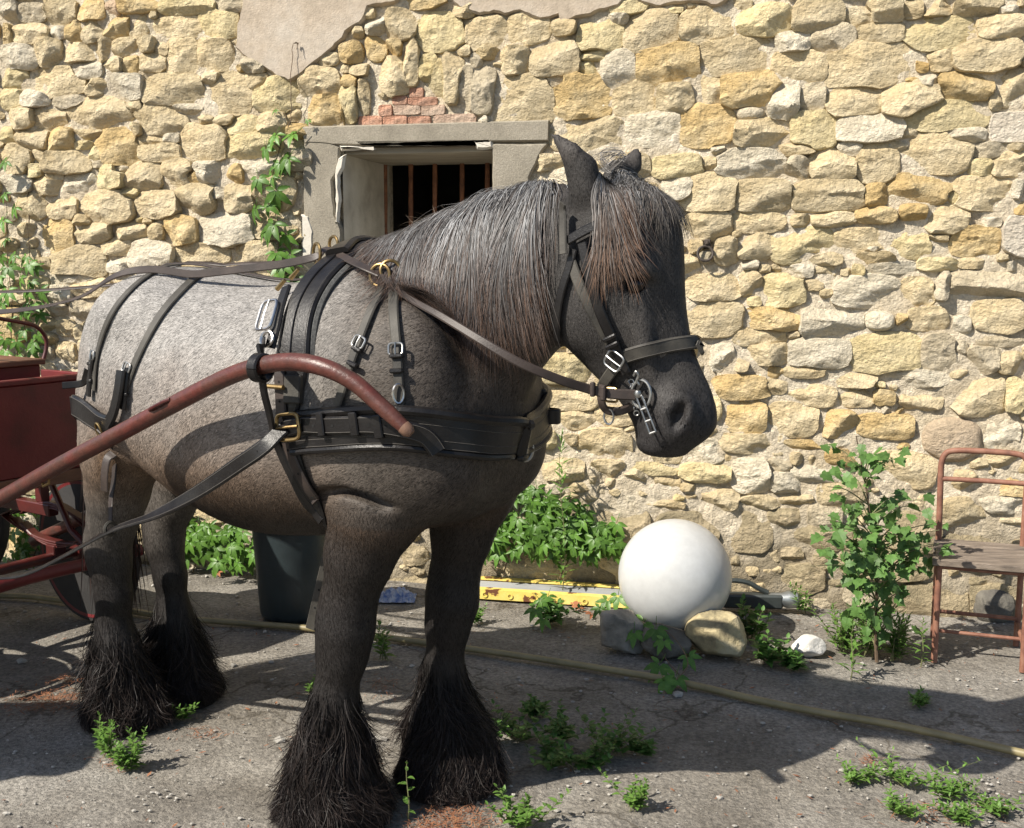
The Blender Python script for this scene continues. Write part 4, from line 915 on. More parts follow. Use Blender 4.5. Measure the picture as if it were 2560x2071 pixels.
p, n = hit(700, 862, .052); MB().ring(p, n, .020, .005, 16, 7).obj('tug_ring', M_steel, harn)
gp = [shp(655, 935, SHT), shp(662, 985, SHT + .02), shp(676, 1040, SHT + .05)]; g2, g2n = trail([(695, 1100), (725, 1165), (765, 1235), (815, 1300)], 4, .012)
gp = relax(np.vstack([catmull(np.array(gp + [g2[0]]), 6)[:-1], g2]), 2); MB().strap(gp, np.tile(-HL, (len(gp), 1)), .026, .006).obj('belly_strap', M_lea, harn)
# girth under the belly
P, N = around([(745, 905), (735, 960), (722, 1030), (722, 1100), (742, 1170), (775, 1240), (812, 1300)], .006, 5); MB().strap(P, N, .072, .010).obj('girth', M_lea, harn)
Pg, Ng = trail([(708, 920), (712, 980), (716, 1040), (735, 1120), (768, 1190), (805, 1255)], 5, .018); gs = MB().strap(Pg, Ng, .034, .006).obj('girth_strap', M_leb, harn); holes(Pg, Ng, range(3, len(Pg), 4), .006, gs)
p, n = hit(708, 968, .034); MB().tube([p - HA * .03, p + HA * .028], .0065, 8).obj('brass_bar', M_brass, harn)
p, n = hit(742, 975, .016); keeper(p, n, -ZZ, .048, .028, .075, harn, M_leg)
# breast collar: wide band, rolled upper edge, overlying trace strap
bc = [(735, 1085), (800, 1080), (880, 1072), (960, 1068), (1050, 1074), (1140, 1090), (1220, 1098), (1290, 1092)]
P, N = around(bc, .012, 5, -.03, 9); band = MB().strap(P, N, .092, .014).obj('breast_band', M_lea, harn)
stitches(P, N, .092, .014, band, .10); stitches(P, N, .092, .014, band, .30)
T_ = unit(np.gradient(P, axis=0)); B_ = unit(np.cross(T_, N)); up = np.sign(B_[:, 2:3]); MB().tube(P + B_ * up * .048 + unit(N) * .010, .0135, 8).obj('rolled_edge', M_lea, harn)
MB().tube(P + B_ * up * -.047 + unit(N) * .008, .009, 8).obj('rolled_edge', M_lea, harn)
Pt_, Nt_ = trail([(738, 1066), (800, 1062), (870, 1060), (940, 1058), (1000, 1066), (1060, 1085), (1090, 1130)], 5, .030); ts = MB().strap(Pt_, Nt_, .046, .009).obj('trace_billet', M_lea, harn); stitches(Pt_, Nt_, .046, .009, ts, .12)
holes(Pt_, Nt_, range(3, 21, 3), .009, ts, .0045)
for (x, y) in ((830, 1058), (905, 1056), (960, 1062)):
    p, n = hit(x, y, .036); keeper(p, n, P[12] - P[6], .060, .018, .024, harn)
p, n = hit(748, 1064, .046); buckle(p, n, P[8] - P[2], .068, .072, .0052, M_brass, harn)
p = onplane(1313, 1125, b2w(A3(1.6, .06, 0)), HA); MB().ring(p, unit(HA + HL * -.9), .030, .0055, 20, 8, ex=ZZ, sx=1.0, sy=.7).obj('breast_ring', M_bit, harn)
for (x, y, R_) in ((1372, 1040, .036), (1345, 985, .026)):
    c = hpx(x, y, .20); an = np.linspace(-2.6, 2.6, 16); mb = MB(); pts = c + np.cos(an)[:, None] * HA * R_ * .9 + np.sin(an)[:, None] * HL * R_ * .6; mb.strap(pts, np.cos(an)[:, None] * HA + np.sin(an)[:, None] * HL, .042 if R_ > .03 else .030, .005); mb.obj('far_billet', M_lea, harn)
# neck strap over the withers with its rings
Pn, Nn_ = around([(1000, 1015), (999, 960), (995, 880), (988, 800), (984, 740), (986, 700), (1000, 660), (1012, 630)], .010, 5, -.02, 4); MB().strap(Pn, Nn_, .026, .006).obj('neck_strap', M_leg, harn)
Pn2, Nn2 = trail([(850, 1015), (862, 975), (880, 920), (905, 850), (935, 775), (962, 715)], 5, .010); MB().strap(Pn2, Nn2, .026, .006).obj('neck_strap', M_leg, harn)
for (x, y, an_) in ((908, 862, Pn2[5] - Pn2[0]), (995, 878, Pn[8] - Pn[0])):
    p, n = hit(x, y, .022); buckle(p, n, an_, .036, .030, .0030, M_bit, harn)
    for dy in (16, 52):
        p, n = hit(x - (dy * .3 if x < 950 else -1), y + dy, .020); keeper(p, n, an_, .034, .014, .012, harn)
p, n = hit(1000, 985, .02); MB().ring(p, unit(n + HA * .8), .014, .0035, 14, 6, sy=1.7).obj('snap_ring', M_steel, harn)
for (x, y, r_, nn) in ((957, 710, .029, HA * .2 - HL), (990, 692, .026, HA * .6 - HL * .8)):
    p, n = hit(x, y, .030); MB().ring(p, unit(nn + ZZ * .15), r_, .0048, 24, 8).obj('neck_terret', M_brass, harn)
# back strap and breeching
Pb, Nb = around([(868, 652), (800, 672)], .012, 4)
bsb = surf_out(np.stack([np.linspace(.12, 1.0, 24), np.full(24, -.0), np.interp(np.linspace(.12, 1.0, 24), TOR[:, 0], TOR[:, 1])], -1), .006); MB().strap(b2w(bsb), np.tile(ZZ, (24, 1)), .030, .006).obj('back_strap', M_leb, harn)
def hip(pix, w):
    P, N = around(pix, .006, 5, 0.0, 3); o = MB().strap(P, N, w, .005).obj('hip_strap', M_leg, harn); return P, N
hip([(318, 975), (335, 925), (362, 865), (400, 795), (445, 740), (490, 697), (515, 682)], .028)
hip([(240, 975), (246, 900), (262, 835), (290, 775), (335, 722), (385, 685), (415, 672)], .024)
for (x, y, dx) in ((243, 890, -.1), (327, 922, .4)):
    p, n = hit(x, y, .016); d_ = A3(0, 0, -1) - HA * dx * .6; buckle(p, n, d_, .034, .028, .003, M_bit, harn)
    for dy in (20, 62): p, n = hit(x - 6, y + dy, .014); keeper(p, n, d_, .034, .014, .012, harn)
    Pd, Nd = trail([(x, y), (x - 6, y + 45), (x - 10, y + 100)], 4, .012); MB().strap(Pd, Nd, .030, .008).obj('hip_billet', M_lea, harn)
Pl, Nl = trail([(236, 925), (228, 950), (212, 970)], 4, .02); e_ = Pl[-1] + ray(212, 970) * -.02 - RGT * .05 + ZZ * .005; MB().strap(catmull(np.vstack([Pl[::3], e_]), 5), np.tile(-FWD, (len(catmull(np.vstack([Pl[::3], e_]), 5)), 1)), .022, .004).obj('loose_end', M_lea, harn)
Pu, Nu = trail([(322, 930), (314, 985), (303, 1030), (284, 1062)], 5, .024); MB().strap(Pu, Nu, .040, .009).obj('breeching_end', M_lea, harn)
P, N = around([(296, 1062), (270, 1052), (245, 1038), (222, 1024), (205, 1014)], .018, 5, 0.0, 9); br = MB().strap(P, N, .068, .014).obj('breeching', M_lea, harn); stitches(P, N, .068, .014, br, .1)
p, n = hit(278, 1066, .04); MB().ring(p, n, .018, .004, 16, 7, sy=1.4).obj('breeching_ring', M_brass, harn)
hang = catmull(np.array([p, shp(283, 1130, -.30), shp(286, 1190, -.30), shp(278, 1250, -.32), shp(277, 1305, -.35)]), 6); MB().strap(hang, np.tile(-HL, (len(hang), 1)), .022, .004).obj('trace_carrier', M_leb, harn)
hang = catmull(np.array([shp(284, 1135, -.31), shp(268, 1150, -.33), shp(262, 1190, -.34), shp(262, 1228, -.34)]), 6); MB().strap(hang, np.tile(-HL, (len(hang), 1)), .034, .004).obj('loose_end', M_leb, harn)
MB().ring(shp(276, 1322, -.365), unit(HA), .020, .006, 16, 6, ex=HL).obj('carrier_loop', M_leg, harn)
# trace from the breast collar back to the cart
st_, sn_ = hit(735, 1066, .04)
tr_pts = np.array([st_, shp(660, 1118, -.455), shp(600, 1160, -.47), shp(490, 1234, -.46), shp(380, 1292, -.42), shp(280, 1328, -.38), shp(180, 1382, -.36), shp(80, 1432, -.35), shp(0, 1446, -.35), shp(-160, 1450, -.35)])
tr_P = catmull(tr_pts, 8); wq_ = np.interp(np.arange(len(tr_P)), [0, 30, 40, 72], [.044, .042, .030, .026]); tN = unit(np.array([(-HL * (1 - f) + ZZ * f) for f in np.interp(np.arange(len(tr_P)), [18, 34, 72], [0, .62, .8])]))
tro = MB().strap(tr_P, tN, wq_, .007).obj('trace', M_lea, harn); stitches(tr_P[:40], tN[:40], wq_[:40], .007, tro, .14); holes(tr_P, tN, (10, 15, 20, 25), .007, tro)
# strap hanging loose behind the near foreleg
hg = catmull(np.array([shp(832, 1300, -.12), shp(818, 1390, -.14), shp(795, 1490, -.14), shp(776, 1572, -.14)]), 6); hs = MB().strap(hg, np.tile(-HL + HA * .4, (len(hg), 1)), .030, .004).obj('hanging_strap', M_leg, harn); holes(hg, np.tile(unit(-HL + HA * .4), (len(hg), 1)), (8, 11, 14), .004, hs)

# ------------------------------------------------------------------ bridle
bri = thing('bridle', 'worn leather bridle with steel bit on the head of the horse', 'bridle')
def bs(name, pix, w, m, off=.008, th=.005, n=5, st=False):
    P, N = trail(pix, n, off); o = MB().strap(P, N, w, th).obj(name, m, bri)
    if st: stitches(P, N, w, th, o, .12)
    return P, N
bs('crown_strap', [(1432, 500), (1428, 560), (1426, 640)], .022, M_leg, .030)
bs('brow_band', [(1432, 606), (1465, 585), (1500, 566), (1535, 545)], .024, M_lea, .022)
bs('throat_latch', [(1440, 625), (1428, 670), (1410, 725), (1398, 790), (1400, 845)], .022, M_lea, .010)
bs('cheek_strap', [(1432, 655), (1455, 720), (1490, 790), (1525, 850), (1548, 895)], .028, M_leg, .008)
bs('cheek_strap', [(1462, 610), (1478, 690), (1500, 770), (1530, 840), (1553, 890), (1572, 930)], .026, M_lea, .014)
P, N = trail([(1555, 892), (1610, 876), (1670, 864), (1715, 858), (1740, 857)], 5, .008)
pr, nr = [], []
for k in range(9):                                   # over the nose to the far side
    v = -.045 + .09 * k / 8; q = surf_out(h2b(A3(.34, v, -.425))[None], .008, 8)[0]; pr.append(q); nr.append(dgrad(q[None])[0])
P = np.vstack([P, b2w(np.array(pr))[3:]]); N = np.vstack([N, (np.array(nr) @ np.stack([HA, HL, ZZ]))[3:]]); P = relax(P, 2)
nb = MB().strap(P, N, .036, .007).obj('noseband', M_leg, bri); stitches(P, N, .036, .007, nb, .12)
bs('jaw_strap', [(1548, 905), (1528, 935), (1512, 962)], .028, M_leg, .012)
hp_ = lambda x, y, v=-.085: onplane(x, y, b2w(h2b(A3(0, v, 0))), HL * math.cos(HPS) + HA * -math.sin(HPS))
cs = catmull(np.array([hp_(1508, 962), hp_(1504, 1000), hp_(1516, 1024, -.07), hp_(1550, 1028, -.06), hp_(1590, 1012, -.075)]), 6); MB().strap(cs, np.tile(-HL, (len(cs), 1)), .022, .005).obj('curb_strap', M_leb, bri)
for (x, y, w_, h_, mm) in ((1542, 893, .042, .046, M_bit), (1528, 988, .034, .036, M_brass)):
    c = hit(x, y, .026)[0] if y < 950 else hp_(x, y, -.105); buckle(c, -HL, HA * .8 - ZZ * .5 if y < 950 else HA, w_, h_, .0032, mm, bri)
for x, y in ((1527, 838), (1534, 856)): p, n = hit(x, y, .020); keeper(p, n, ZZ - HA * .5, .036, .014, .012, bri)
MB().ring(hp_(1522, 1042, -.07), unit(HL * -1 + HA * .5), .0135, .0028, 16, 6, sy=1.6, ex=HA).obj('curb_ring', M_bit, bri)
bc_ = hp_(1603, 985, -.098)
MB().ring(bc_, unit(-HL), .030, .0042, 26, 8, ex=HA, sx=.85, sy=1.15).obj('bit_ring', M_bit, bri)
MB().lathe([(.0001, -.010), (.008, -.008), (.011, 0), (.008, .008), (.0001, .010)], hp_(1595, 985, -.106), 12).obj('bit_boss', M_bit, bri)
for (x0, y0, x1, y1) in ((1592, 990, 1622, 1078), (1608, 988, 1638, 1072)): pass
a_, b_ = hp_(1598, 992, -.108), hp_(1632, 1082, -.110); dd = unit(b_ - a_); sd_ = unit(np.cross(dd, HL))
sh = MB()
for sg in (-1, 1): sh.tube([a_ + sd_ * sg * .0075, b_ + sd_ * sg * .0085], .0030, 7)
for k in (0, .34, .67, 1.0): q = a_ + (b_ - a_) * k; sh.tube([q - sd_ * .009, q + sd_ * .009], .0032, 7)
sh.obj('bit_shank', M_bit, bri)
MB().tube(catmull(np.array([hp_(1584, 940, -.105), hp_(1590, 930, -.108), hp_(1596, 940, -.106), hp_(1592, 952, -.104), hp_(1598, 962, -.102)]), 5), .0035, 7).obj('bit_hook', M_bit, bri)
ch = MB()
for k in range(7): q = hp_(1578 + 2.2 * k, 955 + 13 * k, -.085); ch.ring(q, unit(A3(math.sin(k * 1.6), -1, .3 * math.cos(k * 1.6))), .0065, .0018, 10, 5)
ch.obj('curb_chain', M_bit, bri)

# ------------------------------------------------------------------ reins
rei = thing('reins', 'brown leather reins running from the bit over the back of the horse', 'reins')
def rp(x, y, off): return hit(x, y, off)[0]
rpts = [hp_(1588, 988, -.10), hp_(1530, 985, -.115), hp_(1480, 975, -.125), b2w(A3(0, 0, 0)), b2w(A3(0, 0, 0)), b2w(A3(0, 0, 0))]
e0 = w2b(hp_(1480, 975, -.125)[None])[0]; e1 = w2b(rp(957, 712, .035)[None])[0]
def rmid(x, y, f): return hpx(x, y, e0[1] * (1 - f) + e1[1] * f - .10 * math.sin(math.pi * f))
rpx = [(1588, 988), (1530, 985), (1480, 975), (1400, 950), (1300, 908), (1200, 850), (1100, 790), (1020, 745), (957, 712)]
R3 = [hp_(1588, 988, -.10), hp_(1530, 985, -.115), hp_(1480, 975, -.125)] + [rmid(x, y, f) for (x, y), f in zip(rpx[3:-1], (.16, .36, .55, .74, .90))] + [rp(957, 712, .032)]
rp3 = catmull(np.array(R3), 7); rn3 = unit(np.array([-HL * (1 - f) + ZZ * f for f in np.interp(np.arange(len(rp3)), [0, 28, 56], [.05, .25, .65])])); rr_ = MB().strap(rp3, rn3, np.interp(np.arange(len(rp3)), [0, 14, 40, 56], [.027, .024, .020, .017]), .005).obj('near_rein', M_leb, rei)
R4 = [rp(957, 712, .032), rp(900, 690, .035), rp(840, 662, .05), hpx(794, 642, -.13), hpx(700, 662, -.14), hpx(600, 674, -.16), hpx(480, 688, -.17), hpx(380, 695, -.18), hpx(290, 715, -.19), hpx(160, 757, -.2), hpx(60, 775, -.2), hpx(-60, 782, -.2), hpx(-300, 770, -.2)]
rp4 = catmull(np.array(R4), 7); b4 = w2b(rp4); lw4 = (dsamp(b4) < .016) & np.all((b4 > GS0 + .02) & (b4 < GS0 + (GN - 3) * H), 1); b4[lw4] = surf_out(b4[lw4], .018); rp4 = relax(b2w(b4), 3); f4 = np.interp(np.arange(len(rp4)), [0, 14, 24, 50, 63, 90], [.75, .55, .1, .15, .7, .2]); MB().strap(rp4, unit(np.array([-HL * (1 - f) + ZZ * f for f in f4])), .024, .004).obj('near_rein', M_leb, rei)
R5 = [hpx(800, 648, .14), hpx(700, 657, .12), hpx(560, 664, .10), hpx(430, 690, .05), hpx(300, 711, .0), hpx(150, 724, -.05), hpx(0, 731, -.1), hpx(-300, 735, -.15)]
rp5 = catmull(np.array(R5), 7); b5 = w2b(rp5); low = dsamp(b5) < .012; b5[low] = surf_out(b5[low], .014); MB().strap(b2w(b5), np.tile(ZZ * .9 - HL * .4, (len(b5), 1)), .020, .004).obj('far_rein', M_leb, rei)
p, n = hp_(1508, 984, -.13), -HL; keeper(p, n, HA, .036, .014, .014, rei, M_leb); keeper(hp_(1482, 974, -.13), n, HA, .036, .014, .012, rei, M_leb)
# ------------------------------------------------------------------ cart
M_red = mat('faded_red_paint', (.115, .010, .012), (.07, .008, .008), 7, .5, .3, 90, c3=(.14, .016, .016), spec=.45, bdist=.003)
M_redm = mat('red_metal', (.085, .012, .010), (.05, .009, .008), 14, .42, .15, 120, spec=.5, bdist=.002)
M_shaft = mat('worn_red_shaft', (.085, .028, .020), (.055, .030, .022), 9, .36, .5, 90, c3=(.10, .022, .017), spec=.5, bdist=.003, fine=(40, .25))
M_ply = mat('brown_board', (.15, .062, .034), (.09, .038, .02), 8, .6, .3, 60, stretch=(1, 1, 6), bdist=.003)
M_tyre = mat('rubber', (.018, .017, .017), (.028, .026, .025), 20, .8, .3, 90, bdist=.003)
M_tip = mat('scuffed_wood', (.20, .11, .07), (.11, .06, .04), 30, .7, .4, 120, bdist=.002)
cart = thing('cart', 'red painted horse cart with curved shafts behind the horse', 'cart')
MH = np.stack([HA, HL, ZZ], 1)
def bb(s, t, z): return b2w(A3(s, t, z))
def bbox(mb, s0, s1, t0, t1, z0, z1, bev=.004): return mb.box(bb((s0 + s1) / 2, (t0 + t1) / 2, (z0 + z1) / 2), ((s1 - s0) / 2, (t1 - t0) / 2, (z1 - z0) / 2), MH, bev)
def zat(x, y, s): return onplane(x, y, HO + HA * s, HA)
zt = zat(90, 960, -.62)[2]; zb = zat(90, 1188, -.62)[2]; zs = zat(60, 905, -.88)[2]; tr_ = w2b(zat(113, 905, -.88)[None])[0][1]
bbox(MB(), -.645, -.62, -.46, .46, zb, zt).obj('front_panel', M_red, cart)
bbox(MB(), -.655, -.612, -.47, .47, zt + .001, zt + .022).obj('panel_cap', M_red, cart)
bbox(MB(), -.68, -.615, -.44, .44, zb - .052, zb - .002).obj('cross_beam', M_ply, cart)
for t0 in (-.46, .435): bbox(MB(), -1.15, -.646, t0, t0 + .025, zb, zt - .004).obj('side_panel', M_red, cart)
bbox(MB(), -1.15, -.646, -.434, .434, zb + .01, zb + .035).obj('floor_board', M_ply, cart)
bbox(MB(), -1.18, -.90, -tr_ + .01, tr_ - .01, zt - .12, zs - .018).obj('seat_box', M_red, cart)
bbox(MB(), -1.20, -.875, -tr_, tr_, zs - .017, zs + .006).obj('seat_board', M_ply, cart)
rl = [onplane(x, y, bb(-.93, tr_ - .02, 0), HA) for x, y in ((-60, 782), (0, 797), (60, 808), (92, 818), (113, 842), (116, 870), (106, 908))]
MB().tube(catmull(np.array(rl), 6), .0085, 10).obj('arm_rail', M_redm, cart)
for o_, sg in ((None, 1),):
    MB().tube([bb(-.93 + (q[0]), -tr_ + .02, q[1]) for q in ((-.5, zs + .25), (-.1, zs + .25), (0, zs + .2), (.01, zs))], .0085, 10).obj('arm_rail', M_redm, cart)
# shafts
rs = np.interp(np.arange(len(shaft_P)), [0, 40, 70, len(shaft_P) - 6, len(shaft_P) - 1], [.026, .0235, .0228, .020, .0165])
MB().tube(shaft_P, rs, 14).obj('shaft', M_shaft, cart)
fb = w2b(shaft_P)[:-26]; fb[:, 1] = -.04 - fb[:, 1]; MB().tube(b2w(fb), rs[:-26], 14).obj('shaft', M_shaft, cart)
tipd = unit(shaft_P[-1] - shaft_P[-3]); MB().tube([shaft_P[-1] - tipd * .004, shaft_P[-1] + tipd * .012, shaft_P[-1] + tipd * .022], [.0177, .0173, .010], 12).obj('shaft_tip', M_tip, cart)
i0 = int(np.argmin([np.linalg.norm(q - shp(420, 1018)) for q in shaft_P])); d_ = unit(shaft_P[i0 + 2] - shaft_P[i0 - 2])
MB().tube([shaft_P[i0] - d_ * .045 - HL * .020 + ZZ * .012, shaft_P[i0] - d_ * .03 - HL * .0285 + ZZ * .012, shaft_P[i0] + d_ * .03 - HL * .0285 + ZZ * .012, shaft_P[i0] + d_ * .045 - HL * .02 + ZZ * .012], .0055, 8).obj('shaft_staple', M_redm, cart)
i1 = int(np.argmin([np.linalg.norm(q - shp(118, 1190)) for q in shaft_P])); d_ = unit(shaft_P[i1 + 2] - shaft_P[i1 - 2]); q = shaft_P[i1] - ZZ * .036
MB().tube([q - d_ * .022 + ZZ * .012, q - d_ * .02, q + d_ * .02, q + d_ * .022 + ZZ * .012], .004, 7).obj('breeching_dee', M_brass, cart)
# running gear: splinter bar, axle, springs, wheels
zr = zat(100, 1440, -.62)[2]
MB().tube([bb(-.62, t, zr + .004 * math.cos(9 * t)) for t in np.linspace(-.55, .50, 9)], .026, 10).obj('splinter_bar', M_red, cart)
for t0 in (-.3, .3): MB().tube([bb(-.62, t0, zr), bb(-.80, t0, zr + .10), bb(-.95, t0, zb - .06)], .014, 8).obj('stay', M_redm, cart)
for t0 in (-.36, .36):
    for sg, ns in ((1, 3), (-1, 3)):
        for k in range(ns):
            L_ = .36 - .07 * k; th = np.linspace(-1, 1, 12); mb = MB(); mb.strap([bb(-1.0 + L_ * a, t0, .47 + sg * (.075 * (1 - a * a) - .0) + sg * (.010 * k) * 1) for a in th], np.tile(ZZ, (12, 1)), .045, .007); mb.obj('spring_leaf', M_redm, cart)
MB().tube([bb(-1.0, -.55, .33), bb(-1.0, .55, .33)], .022, 10).obj('axle', M_redm, cart)
for t0 in (-.36, .36): bbox(MB(), -1.03, -.97, t0 - .03, t0 + .03, .34, .385).obj('spring_seat', M_redm, cart)
def wheel(s, t, r, nsp):
    hub = bb(s, t, r); Mx = np.stack([HA, ZZ, -HL], 1)
    rim = MB().lathe([(r - .05, -.022), (r - .022, -.026), (r - .022, .026), (r - .05, .022), (r - .05, -.022)], hub, 40, Mx).obj('wheel_rim', M_red, cart)
    MB().lathe([(r - .0215, -.024), (r - .006, -.022), (r - .001, -.01), (r - .001, .01), (r - .006, .022), (r - .0215, .024)], hub, 40, Mx).obj('tyre', M_tyre, rim)
    MB().lathe([(.0, -.06), (.04, -.06), (.052, -.02), (.052, .02), (.035, .07), (.0, .07)], hub, 18, Mx).obj('hub', M_redm, rim)
    for k in range(nsp):
        a = 2 * math.pi * k / nsp + .2; d = HA * math.cos(a) + ZZ * math.sin(a); MB().tube([hub + d * .045, hub + d * (r * .5), hub + d * (r - .045)], [.013, .011, .013], 7).obj('spoke', M_red, rim)
for t0 in (-.52, .52): wheel(-1.0, t0, .33, 12)
for t0 in (-.54, .54): wheel(-2.05, t0, .42, 12)
bbox(MB(), -2.1, -2.0, -.5, .5, .39, .45).obj('rear_axle', M_redm, cart)
bbox(MB(), -2.3, -1.25, -.40, .40, .565, .60).obj('rear_deck', M_red, cart)
for t0 in (-.36, .36): bbox(MB(), -2.2, -1.0, t0 - .025, t0 + .025, .508, .56).obj('chassis_rail', M_redm, cart)
for t0 in (-.36, .36): bbox(MB(), -1.10, -1.05, t0 - .02, t0 + .02, .562, zb - .002).obj('body_post', M_redm, cart)
for t0 in (-.36, .36): bbox(MB(), -2.08, -2.02, t0 - .02, t0 + .02, .451, .507).obj('rear_post', M_redm, cart)
# ------------------------------------------------------------------ yard clutter
M_bucket = mat('dark_plastic', (.030, .042, .046), (.020, .028, .031), 6, .42, .15, 80, spec=.5, bdist=.002)
bk = thing('plastic_bin', 'dark blue-grey round plastic tub standing behind the horse', 'tub')
c = gnd(738, 1537); c[2] = 0; 
MB().lathe([(.0, .004), (.138, .004), (.150, .012), (.156, .03), (.180, .40), (.186, .46), (.198, .463), (.200, .475), (.190, .478), (.178, .46), (.150, .05), (0, .045)], c, 40).obj('tub_wall', M_bucket, bk)
MB().lathe([(.192, .425), (.200, .430), (.200, .440), (.192, .443)], c, 40).obj('rim_band', M_bucket, bk)
# yellow drawbar
M_yel = mat('chipped_yellow_paint', (.70, .53, .12), (.14, .055, .025), 13, .5, .3, 60, c3=(.76, .62, .2), spec=.45, bdist=.003)
for n_ in M_yel.node_tree.nodes:
    if n_.type == 'VALTORGB': e = n_.color_ramp.elements; e[0].position = .40; e[1].position = .425; e[2].position = .7; break
M_bgrey = mat('grey_board', (.34, .35, .35), (.24, .25, .25), 6, .7, .3, 60, bdist=.003)
M_galv = mat('galvanised_steel', (.36, .38, .38), (.24, .26, .26), 14, .42, .3, 90, metal=.8, bdist=.002)
M_dsteel = mat('dark_painted_steel', (.040, .048, .046), (.025, .03, .029), 14, .5, .3, 90, bdist=.002)
dw = thing('trailer_drawbar', 'chipped yellow steel drawbar with grey board and hitch lying along the wall', 'drawbar')
n0, n1 = gnd(1095, 1489), gnd(1790, 1534); f0, f1 = gnd(1095, 1461), gnd(1790, 1506); ax_ = unit(n1 - n0); pr_ = np.cross(ZZ, ax_)
def channel(a, b, sgn, nm):
    prof = np.array([(-.022, 0), (.022, 0), (.022, .006), (-.016, .006), (-.016, .040), (.022, .040), (.022, .046), (-.022, .046)]) * [sgn, 1]
    V = np.vstack([e_ + prof[:, :1] * pr_ + (prof[:, 1:] + .004) * ZZ for e_ in (a, b)]); m = len(prof); f = [(i, (i + 1) % m, m + (i + 1) % m, m + i) for i in range(m)] + [tuple(range(m))[::-1], tuple(range(m, 2 * m))]
    return MB().add(V, f).obj(nm, M_yel, dw, False)
channel(n0, n1, 1, 'steel_channel'); channel(f0, f1, -1, 'steel_channel')
wd = np.linalg.norm(f0 - n0) / 2 - .026; MB().box((n0 + n1 + f0 + f1) / 4 + ZZ * .032, (np.linalg.norm(n1 - n0) / 2 - .02, wd, .008), np.stack([ax_, pr_, ZZ], 1), .002).obj('grey_board', M_bgrey, dw)
for xh in (1212, 1275, 1338, 1400, 1462):
    p = onplane(xh, 1487 + (xh - 1212) * .07, n0 - pr_ * .0235, pr_); m_ = MB().lathe([(.012, 0), (.014, .003), (.009, .003), (.008, .0)], p, 16, np.stack([ax_, ZZ, -pr_], 1)); m_.obj('hole_rim', M_yel, dw)
hc = gnd(1880, 1530); hc2 = gnd(1965, 1532)
hd_ = unit(hc2 - hc); Mhd = np.stack([hd_, np.cross(ZZ, hd_), ZZ], 1)
MB().box(hc + ZZ * .055 - hd_ * .02, (.155, .032, .032), Mhd, .008).obj('coupling_body', M_dsteel, dw)
MB().lathe([(.0, -.06), (.028, -.06), (.030, .0), (.040, .03), (.038, .07), (.020, .085), (0, .088)], hc + ZZ * .062 + hd_ * .13, 18, np.stack([np.cross(ZZ, hd_), ZZ, hd_], 1)).obj('coupling_socket', M_galv, dw)
MB().tube(catmull(np.array([hc + hd_ * a + ZZ * b for a, b in ((-.20, .12), (-.12, .145), (-.03, .14), (.03, .11), (.07, .092))]), 6), .012, 8).obj('coupling_handle', M_dsteel, dw)
# white globe and the stones round it
M_globe = mat('white_acrylic', (.50, .51, .51), (.46, .465, .46), 3, .28, 0, spec=.5, coat=.15, fine=(26, .05))
M_globe.node_tree.nodes['Principled BSDF'].inputs['Subsurface Weight'].default_value = .25
M_globe.node_tree.nodes['Principled BSDF'].inputs['Subsurface Radius'].default_value = (.06, .06, .06)
gd = gnd(1687, 1597); rr0 = ray(1687, 1439); gc = C0 + rr0 * (gd[1] / rr0[1]); gR = 141 / FPX * np.dot(gc - C0, FWD)
glo = thing('globe', 'large white plastic globe resting on stones in front of the wall', 'globe')
th = np.linspace(0, math.pi, 33); MB().lathe([(gR * math.sin(a), -gR * math.cos(a)) for a in th], gc, 56).obj('globe_shell', M_globe, glo)
th = np.linspace(math.pi * .93, math.pi * .995, 4); MB().lathe([(gR * .16, -gR * .985), (gR * .17, -gR * 1.0), (gR * .15, -gR * 1.01), (.001, -gR * 1.012)], gc, 24).obj('neck_collar', M_globe, glo)
def rock(name, x0, y0, x1, y1, label, m, seed, blocky=2.6, grp=None, depth=.8, dist=None):
    c = gnd((x0 + x1) / 2, y1 - (y1 - y0) * .18); 
    if dist: c = C0 + ray((x0 + x1) / 2, (y0 + y1) / 2) * dist; 
    w = np.dot(c - C0, FWD); a = (x1 - x0) / 2 / FPX * w; h = (y1 - y0) / FPX * w / 2 / .93; n, mm = 44, 28; V = []
    for i in range(mm + 1):
        ph = math.pi * i / mm
        for j in range(n):
            t = 2 * math.pi * j / n; d = A3(math.sin(ph) * math.cos(t), math.sin(ph) * math.sin(t), -math.cos(ph)); r = (np.sum(np.abs(d) ** blocky)) ** (-1 / blocky); V.append(d * r)
    V = np.array(V); nz = vnoise(V * 1.6, seed, 3); nz2 = -np.abs(vnoise(V * 3.2, seed + 7, 2)); rk = np.random.default_rng(seed); ln = np.linalg.norm(V, axis=1, keepdims=True); U_ = V / ln; rad = ln[:, 0] * (1 + .10 * nz)
    for q in range(13):
        nk = unit(rk.normal(size=3)); dd_ = U_ @ nk; rad = np.where(dd_ > .15, np.minimum(rad, rk.uniform(.72, .98) / np.maximum(dd_, .15)), rad)
    V = U_ * (rad * (1 + .05 * nz2 + .035 * vnoise(U_ * 6, seed + 3, 3)))[:, None] * [a, a * depth, h]
    V[:, 2] -= V[:, 2].min() + .006; f = [(i * n + j, i * n + (j + 1) % n, (i + 1) * n + (j + 1) % n, (i + 1) * n + j) for i in range(mm) for j in range(n)]
    o = MB().add(V, f).obj(name, m, None, True, 28); o.location = (c[0], c[1], -.004); tag(o, label, 'rock', grp); return o
M_rg = mat('rock_grey', (.26, .235, .195), (.13, .12, .10), 9, .9, .8, 40, c3=(.34, .33, .30), bdist=.012)
M_ro = mat('rock_ochre', (.42, .35, .20), (.06, .055, .042), 7, .9, .8, 40, c3=(.55, .48, .33), bdist=.014)
